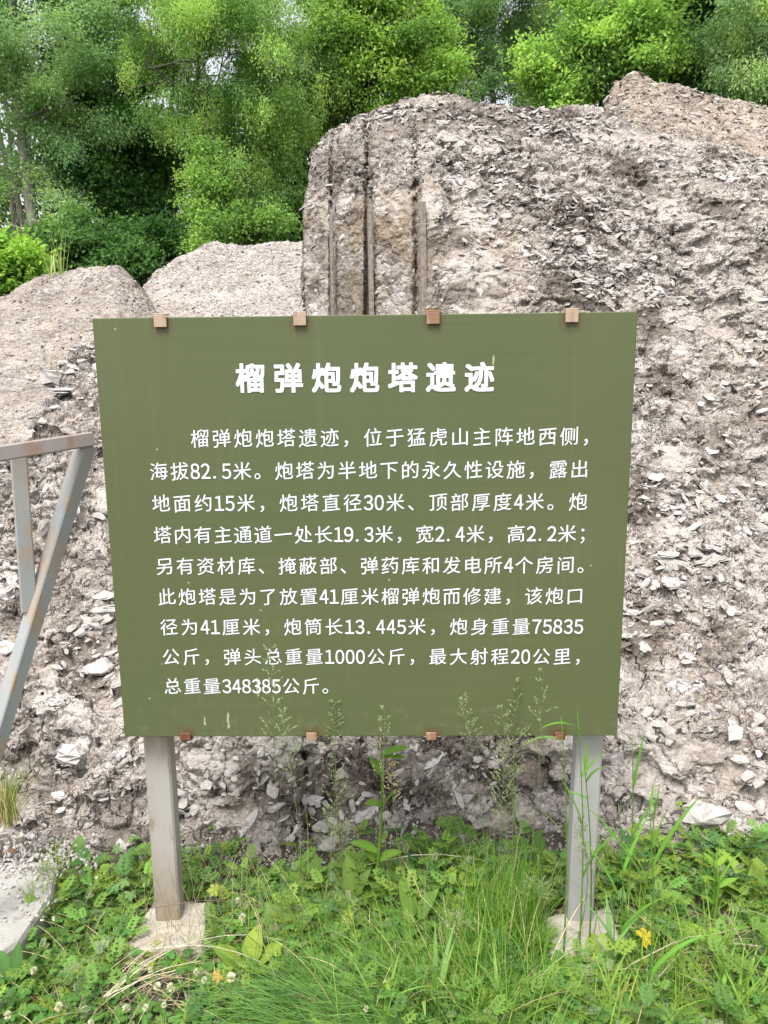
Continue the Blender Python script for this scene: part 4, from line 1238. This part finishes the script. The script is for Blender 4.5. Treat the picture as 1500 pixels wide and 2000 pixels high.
p = spot(72, 1800); grass_tuft((p[0], p[1], gz(p[0], p[1])), 120, .07, .17, .003, .035, .25, (.15, .24, .04), "upright grass tuft along the path's edge", bend=(.1, .8))
p = spot(838, 1968); grass_tuft((p[0], p[1], gz(p[0], p[1])), 13, .15, .26, .015, .03, .5, (.16, .27, .07), "coarse wide-bladed grass plant in the bottom centre", bend=(.5, 1.6))
p = spot(748, 2010); grass_tuft((p[0], p[1], gz(p[0], p[1])), 12, .12, .22, .012, .03, .5, (.15, .27, .05), "wide-bladed grass plant at the bottom edge left of centre", bend=(.5, 1.5))
p = spot(990, 2015); grass_tuft((p[0], p[1], gz(p[0], p[1])), 10, .12, .22, .013, .03, .45, (.15, .26, .06), "wide-bladed grass plant at the bottom edge right of centre", bend=(.4, 1.5))
p = spot(1440, 1985); grass_tuft((p[0], p[1], gz(p[0], p[1])), 26, .12, .22, .010, .05, .4, (.16, .28, .05), "bright wide-bladed grass tuft in the lower right corner", bend=(.4, 1.5))
p = spot(1480, 1880); grass_tuft((p[0], p[1], gz(p[0], p[1])), 20, .10, .18, .007, .05, .4, (.15, .26, .05), "grass tuft on the right edge above the corner tuft", bend=(.4, 1.5))
p = spot(1195, 2000); grass_tuft((p[0], p[1], gz(p[0], p[1])), 26, .10, .22, .007, .05, .35, (.19, .27, .04), "yellowish grass tuft at the bottom edge before the right footing", bend=(.3, 1.3), dry=.1)
for px, py, y, h, lab in [(98, 533, 6.4, .35, "pair of dry reeds on the left ridge crest"), (120, 528, 6.4, .42, "taller bent reeds on the left ridge crest")]:
    p = P(px, py + 8, y); grass_tuft(tuple(p), 7, h * .6, h * 1.3, .014, .06, .12, (.28, .34, .12), lab, "reed_tuft", bend=(.05, .5))

# meadow grass with open flower heads, some in front of the panel
def panicle(base, top, label, col=(.26, .30, .15), full=1.0, hl=.26):
    base, top = np.array(base), np.array(top); root = empty("meadow_grass", tuple(base)); d = top - base; L = np.linalg.norm(d)
    t = np.linspace(0, 1, 10)[:, None]; q = d * t; bow = random.uniform(-.03, .03); q[:, 0] += bow * np.sin(t[:, 0] * math.pi)
    mb = MB(); tube(mb, q, np.linspace(.0013, .0005, 10), 4, (.15, .21, .07)); mb.build("stem", HERB, root)
    mb = MB()
    for k in range(11):
        f = 1 - hl * (k / 10) ** .9
        p = d * f; p[0] += bow * math.sin(f * math.pi)
        bl = .012 + .055 * (k / 10) * full * random.uniform(.7, 1.1)
        for j in range(3):
            az = random.uniform(0, 6.28); dd = unit(np.array([math.cos(az), math.sin(az), .7 + random.uniform(-.3, .5)]))
            e = p + dd * bl; tube(mb, [p, p + dd * bl * .5, e], [.0004, .0003, .0003], 3, (.2, .25, .1))
            for m in range(4):
                s = p + dd * bl * random.uniform(.4, 1.0)
                leaf_strip(mb, s, dd + np.array([random.gauss(0, .4), random.gauss(0, .4), random.gauss(0, .3) - .2]), [0.1, -1, .2], random.uniform(.004, .008), .0028, .2, jit(col, .2), 2, OVATE, .3)
    mb.build("flower_head", PETAL, root)
    return tag(root, label, "grass", "meadow grass flower stalks before the sign")
PN = [(560, 1960, 528, 1268, -.05, "meadow grass head before the panel's word for total weight, left of centre", .9), (590, 1900, 548, 1375, .0, "meadow grass head before the last line's end", .8), (690, 1850, 655, 1372, .0, "small meadow grass head at the panel's lower edge left of the tall weed", .5), (780, 1880, 752, 1388, .0, "airy meadow grass head at the panel's lower edge above the tall weed", .9),
      (950, 1880, 902, 1360, .0, "small meadow grass head before the panel right of the third bottom clip", .6), (1000, 1900, 1062, 1312, -.02, "arching meadow grass head reaching highest before the panel's lower right", 1.0), (1010, 1870, 1012, 1335, .02, "full meadow grass head beside the arching one", 1.0), (1040, 1880, 980, 1385, .0, "leaning meadow grass head just above the panel's lower edge at right", .9), (960, 1860, 985, 1480, .03, "meadow grass head below the panel between third and fourth clip", 1.2),
      (700, 1830, 640, 1580, .05, "broad silvery meadow grass head below the panel near the tall weed", 1.5), (660, 1830, 665, 1610, .05, "silvery meadow grass head under the broad one", 1.4), (620, 1840, 655, 1480, .02, "meadow grass head below the second bottom clip", 1.1), (1000, 1850, 1000, 1540, .04, "soft meadow grass head against the mound left of the grey post", 1.3),
      (1120, 1860, 1133, 1600, -.02, "meadow grass head in front of the grey post's left side", .7), (1150, 1860, 1140, 1650, -.04, "low meadow grass head before the grey post's foot", .7), (1050, 1850, 1045, 1720, -.05, "low silvery meadow grass head left of the right footing", 1.0), (900, 1900, 890, 1790, -.02, "low meadow grass head in the thick grass clump", 1.0), (110, 1850, 90, 1690, .0, "thin meadow grass head above the path's edge", .5), (250, 1980, 130, 1900, .0, "low grey meadow grass head in the left foreground", 1.2)]
for px0, py0, px1, py1, dy, lab, fu in PN:
    b = spot(px0, py0); panicle(b, P(px1, py1, b[1] + dy), lab, (.22, .26, .13), fu, .28 if fu > .6 else .18)
b = spot(800, 1790); panicle(b, P(762, 1490, b[1] + .02), "dry straw-coloured grass head curling over beside the tall weed's top", (.52, .40, .24), .35, .25)

# ground cover, clover, grass, straw: what nobody could count
def keep(x, y):
    q = np.array([x, y])
    for pts in (([-.66, -.33], [-.13, .13]), ([.44, .70], [-.16, .13])):
        if pts[0][0] + .02 < x < pts[0][1] - .02 and pts[1][0] + .02 < y < pts[1][1]: return False
    return True
fl, fr = G(243, 1852), G(398, 1858); rl, rr_ = G(1076, 1868), G(1226, 1862)
def on_block(x, y, m=0.0):
    if fl[0] - m < x < fr[0] + m and fl[1] - m < y < .14: return True
    if rl[0] - m < x < rr_[0] + m and rl[1] - m < y < .14: return True
    pth = G(105, 1720, .04)
    if x < pth[0] + .02 + (y - pth[1]) * .45 and y > -.36 - 1.2 * (x - pth[0] + .17): return True
    return False
def bare(px, py):
    """bare, strawy soil as in the photograph"""
    f = 1.0
    for cx, cy, sx, sy, k in ((1390, 1800, 95, 60, .92), (1330, 1925, 100, 65, .93), (300, 1935, 90, 50, .93), (130, 1760, 50, 30, .5), (640, 1720, 150, 22, .7), (1180, 1690, 200, 20, .3), (1420, 1930, 60, 60, .4)):
        f *= 1 - k * math.exp(-((px - cx) / sx) ** 2 - ((py - cy) / sy) ** 2)
    return f
mbc, mbs, mbg, mbd = MB(), MB(), MB(), MB()
random.seed(5)
def clover(mb, p, r, col):
    for k in range(3):
        a = k * 2.094 + random.uniform(-.2, .2) + p[0] * 40
        d = np.array([math.cos(a), math.sin(a), random.uniform(.0, .25)])
        leaf_strip(mb, p, d, [0, -.15, 1], r, r * .95, .25, col, 4, lambda t: math.sin(math.pi * min(.97, t * .62 + .1 + .18 * t)) ** .7, .15)
def pinnate(mb, p, az, L, col):
    """small feathery herb leaf"""
    d = unit([math.cos(az), math.sin(az), random.uniform(.25, .9)]); s = unit(np.cross(d, [0, 0, 1])); u = np.cross(s, d)
    tube(mb, [p, p + d * L * .5, p + d * L - u * L * .1], [.0009, .0007, .0004], 3, col)
    for i in range(4):
        t = .3 + .2 * i; q = p + d * L * t - u * L * .1 * t * t
        for sg in (-1, 1):
            l = L * .36 * (1.15 - .55 * abs(t - .5))
            e = unit(d * .65 + s * sg); leaf_strip(mb, q, e, u, l, l * .42, .3, col, 3, OVATE, .1)
            leaf_strip(mb, q + e * l * .35, unit(e + d * .9), u, l * .6, l * .28, .2, col, 2, OVATE, .1)
    leaf_strip(mb, p + d * L * .9 - u * L * .1, d, u, L * .32, L * .16, .3, col, 3, OVATE, .1)
cnt = 0
while cnt < 4100:
    px, py = random.uniform(-330, 1900) if cnt > 3100 else random.uniform(-60, 1560), random.uniform(1640, 2060)
    if py < 1700 + 14 * math.sin(px * .012 + 1) + 45 * max(0, (560 - px) / 560) - 35 * max(0, (px - 1150) / 350) and random.random() < .94: continue
    if random.random() > bare(px, py): continue
    p = spot(px, py); x, y = p[0], p[1]
    if on_block(x, y, .0): continue
    base = np.array([x, y, gz(x, y)]); cnt += 1
    left = max(0, 1 - abs(px - 230) / 420)
    in_clump = math.exp(-((px - 880) / 220) ** 2 - ((py - 1930) / 110) ** 2)
    u = random.random(); tallh = random.random() < .06
    if u < .34 + .3 * (py > 1880 and px < 520) and py > 1800:
        h = random.uniform(.02, .06)
        e = base + np.array([random.gauss(0, .015), random.gauss(0, .015), h])
        tube(mbc, [base, e], [.0008, .0006], 3, (.12, .2, .05))
        clover(mbc, e, random.uniform(.010, .018), jit((.075, .17, .035), .25))
    elif u < .92:
        col = jit(random.choice([GREEN, YEL, GREEN, (.13, .24, .05), DEEP]), .2)
        h = random.uniform(.05, .11) if tallh else random.uniform(.0, .045)
        tube(mbc, [base, base + np.array([0, 0, h + .001])], [.0012, .001], 3, (.14, .15, .06))
        for k in range(random.randint(2, 4)): pinnate(mbc, base + np.array([0, 0, h]), random.uniform(0, 6.28), random.uniform(.025, .055), col)
    else:
        col = jit(GREY, .2)
        for k in range(4): pinnate(mbc, base + np.array([0, 0, random.uniform(.0, .06)]), random.uniform(0, 6.28), random.uniform(.02, .035), col)
tag(mbc.build("ground_cover", HERB), "low mixed clover and feathery herbs covering the soil round the sign", "ground cover", kind="stuff")

def put_blade(mb, px, py, h, w, lean, bend, col, az=None, nseg=6):
    p = spot(px, py); x, y = p[0], p[1]
    if on_block(x, y): return
    for cx in (1150, 330):
        if abs(px - cx) < 95 and 1840 < py < 2000:
            if random.random() < .55: return
            h = min(h, .05 + .0006 * abs(py - 1850))
    blade(mb, np.array([x, y, gz(x, y) - .005]), random.uniform(0, 6.28) if az is None else az, lean, h, w, bend, col, nseg)
for i in range(3300):                                  # thick fine grass, bottom centre
    px, py = random.gauss(880, 215), random.gauss(1925, 85)
    if py < 1740: continue
    az = math.pi + random.gauss(0, .9) if px < 860 else random.uniform(0, 6.28)
    tall = 1.25 if 900 < px < 1080 else 1.0
    put_blade(mbg, px, py, random.uniform(.06, .24) * tall, random.uniform(.0016, .0034), abs(random.gauss(.1, .3)), random.uniform(.2, 1.7), jit(DRY if random.random() < .06 else (.10, .205, .035) if random.random() < .65 else (.16, .255, .04), .25), az)
for i in range(900):                                   # its paler combed left side
    px, py = random.gauss(690, 100), random.gauss(1985, 35)
    put_blade(mbg, px, py, random.uniform(.14, .26), random.uniform(.0018, .0034), random.uniform(.35, .9), random.uniform(.4, 1.2), jit((.13, .25, .07), .2), math.pi + random.gauss(.15, .35))
for i in range(900):                                   # upright fine grass before the grey post
    px, py = random.gauss(1010, 55), random.gauss(1845, 45)
    put_blade(mbg, px, py, random.uniform(.10, .26), random.uniform(.0014, .0026), abs(random.gauss(.05, .16)), random.uniform(.05, .7), jit((.105, .215, .025), .25))
for i in range(3700):                                  # scattered grass everywhere
    px, py = random.uniform(-330, 1900) if i > 2600 else random.uniform(-60, 1560), random.uniform(1690, 2060)
    if random.random() > bare(px, py) * .8 + .2: continue
    put_blade(mbg, px, py, random.uniform(.05, .15), random.uniform(.0015, .0032), abs(random.gauss(.15, .35)), random.uniform(.1, 1.4), jit(random.choice([GREEN, YEL, (.10, .21, .03)]), .25))
for i in range(260):
    t = random.random(); px, py = 112 - 90 * t ** 1.5 + random.gauss(14, 8), 1700 + 150 * t
    p = spot(px, py); blade(mbg, np.array([p[0], p[1], gz(p[0], p[1])]), math.pi + random.gauss(-.4, 1.0), abs(random.gauss(.2, .3)), random.uniform(.06, .13), .0028, random.uniform(.2, 1.3), jit(YEL, .2), 6)
for i in range(700):                                   # right hand grass
    px, py = random.gauss(1290, 130), random.gauss(1920, 70)
    put_blade(mbg, px, py, random.uniform(.08, .20), random.uniform(.0018, .004), abs(random.gauss(.1, .3)), random.uniform(.1, 1.3), jit((.14, .245, .035), .25))
tag(mbg.build("grass", HERB, smooth=True), "fine green grass growing thickest between the two posts", "grass", kind="stuff")

def straw(px, py, L, az, lean, r=.0011, col=DRY, lift=.02):
    p = spot(px, py); b = np.array([p[0], p[1], gz(p[0], p[1]) + lift])
    d = np.array([math.cos(az) * math.cos(lean), math.sin(az) * math.cos(lean), math.sin(lean)])
    q = np.array([b + d * L * t + np.array([0, 0, L * .10 * math.sin(t * math.pi)]) for t in np.linspace(0, 1, 7)])
    q[:, :2] += np.cumsum(np.random.default_rng(int(px * 7 + py)).normal(0, L * .01, (7, 2)), 0)
    tube(mbd, q, np.linspace(r, r * .5, 7), 4, np.clip(jit(col, .2), 0, .8))
for i in range(760):
    u = random.random()
    if u < .35: px, py = random.gauss(330, 120), random.gauss(1905, 45)
    elif u < .75: px, py = random.gauss(1370, 90), random.gauss(1890, 65)
    else: px, py = random.uniform(0, 1500), random.uniform(1720, 2000)
    straw(px, py, random.uniform(.05, .2), random.uniform(0, 6.28), random.uniform(-.05, .25), random.uniform(.0005, .0012))
for i in range(16): straw(165 + random.gauss(0, 14), 1985 + random.gauss(0, 12), random.uniform(.22, .34), .72 + random.gauss(0, .12), random.uniform(.05, .16), random.uniform(.0008, .0013), (.62, .56, .42), .03)
for a in ((300, 1872, .40, .02), (1190, 1930, .35, .4), (1230, 1985, .3, .7), (380, 1990, .26, 2.2), (460, 1960, .22, 2.5), (250, 1880, .35, -.15), (1300, 1900, .3, -.5), (640, 1730, .5, .05)):
    straw(a[0], a[1], a[2], a[3], .06, .0014, (.62, .54, .40), .03)
for i in range(110):                                     # standing dead stems
    px, py = random.choice([random.gauss(400, 60), random.uniform(480, 1300)]), random.uniform(1740, 1900)
    straw(px, py, random.uniform(.12, .32), random.uniform(0, 6.28), random.uniform(.9, 1.5), .0007, random.choice([DRY, (.30, .24, .16), (.28, .30, .14)]))
for a in ((275, 1835, .5, -.12), (290, 1690, .42, .0), (60, 1690, .22, -.4)):
    straw(a[0], a[1], a[2], a[3], -.02, .0012, (.12, .08, .06), .10)
tag(mbd.build("dry_straw", STRAW), "dead straw and bent dry stems lying among the weeds", "straw", kind="stuff")

# white clover flowers
def clover_flower():
    root = empty("clover_flower"); h = .075
    mb = MB(); tube(mb, [(0, 0, 0), (.002, 0, h * .5), (0, 0, h)], [.001, .001, .0009], 4, (.14, .22, .06)); mb.build("stem", HERB, root)
    mb = MB()
    for i in range(46):
        z = 1 - 1.5 * (i + .5) / 46; a = i * 2.4; r = math.sqrt(max(0, 1 - z * z)); d = np.array([r * math.cos(a), r * math.sin(a), z])
        dd = unit(d + np.array([0, 0, .5 if z > 0 else -.3])); c = (.58, .59, .46) if z > -.1 else (.42, .36, .22)
        leaf_strip(mb, np.array([0, 0, h]) + d * .0035, dd, np.cross(dd, [a, .3, .2]), .0085, .0032, .3, jit(c, .08), 3, OVATE, .4)
    mb.build("blossom", PETAL, root)
    return root
proto = clover_flower()
CF_ = [(63, 1895, "white clover flower farthest left, below the path's corner"), (296, 1900, "white clover flower in front of the left footing's middle"), (308, 1925, "white clover flower low in the dark hollow before the left footing"), (338, 1935, "biggest white clover flower right of the dark hollow"), (285, 1962, "half-open clover flower below the dark hollow"),
       (245, 1975, "faded clover flower in the straw bundle's shadow"), (180, 1990, "white clover flower at the bottom edge by the straw bundle"), (378, 1900, "faded clover flower under the left footing's right corner"), (402, 1915, "ragged clover flower next to the yellowed leaf"), (452, 1915, "white clover flower right of the yellowed leaf"), (320, 1970, "small clover flower at the bottom near the hollow"),
       (474, 1785, "white clover flower behind the light green dock"), (465, 1760, "upper white clover flower right of the brown post"), (715, 1965, "lone white clover flower in the thick grass"), (10, 1990, "white clover flower in the lower left corner"), (110, 1960, "white clover flower among the lower left clover")]
random.seed(9)
for i, (px, py, lab) in enumerate(CF_):
    o = proto if i == 0 else copy_tree(proto)
    q = G(px, py, .045); s = random.uniform(.6, 1.1)
    z = gz(q[0], q[1])
    o.location = (q[0], q[1], .045 - .075 * s); o.rotation_euler = (random.gauss(0, .12), random.gauss(0, .12), random.uniform(0, 6.28)); o.scale = (s, s, s)
    tag(o, lab, "flower", "white clover flowers in the left foreground")

# fallen and yellowing leaves
def lone_leaf(px, py, z, R, col, label, name="fallen_leaf", lob=True, tilt=(0, -.3, 1)):
    mb = MB()
    if lob: lobed_leaf(mb, np.zeros(3), tilt, random.uniform(0, 6), R, col, 5)
    else: leaf_strip(mb, np.zeros(3), [.8, .3, .15], tilt, R * 2, R, .9, col, 8, OVATE, .35)
    o = mb.build(name, HERB, smooth=True); o.location = G(px, py, z)
    return tag(o, label, "leaf")
lone_leaf(1257, 1832, .02, .032, (.46, .36, .03), "bright yellow lobed leaf beside the right footing", tilt=(0, -.8, 1))
lone_leaf(420, 1738, .05, .024, (.26, .31, .04), "yellow-green lobed leaf right of the brown post", tilt=(.2, -.8, 1))
lone_leaf(428, 1905, .01, .022, (.34, .24, .06), "yellowed ochre leaf among clover right of the left footing", tilt=(0, -.6, 1))
lone_leaf(140, 1752, .0, .030, (.16, .075, .04), "curled brown dead leaf near the grass tuft by the path", lob=False)
lone_leaf(14, 1664, .06, .015, (.17, .09, .055), "reddish brown dead leaf on the gravel at the left edge", lob=False)
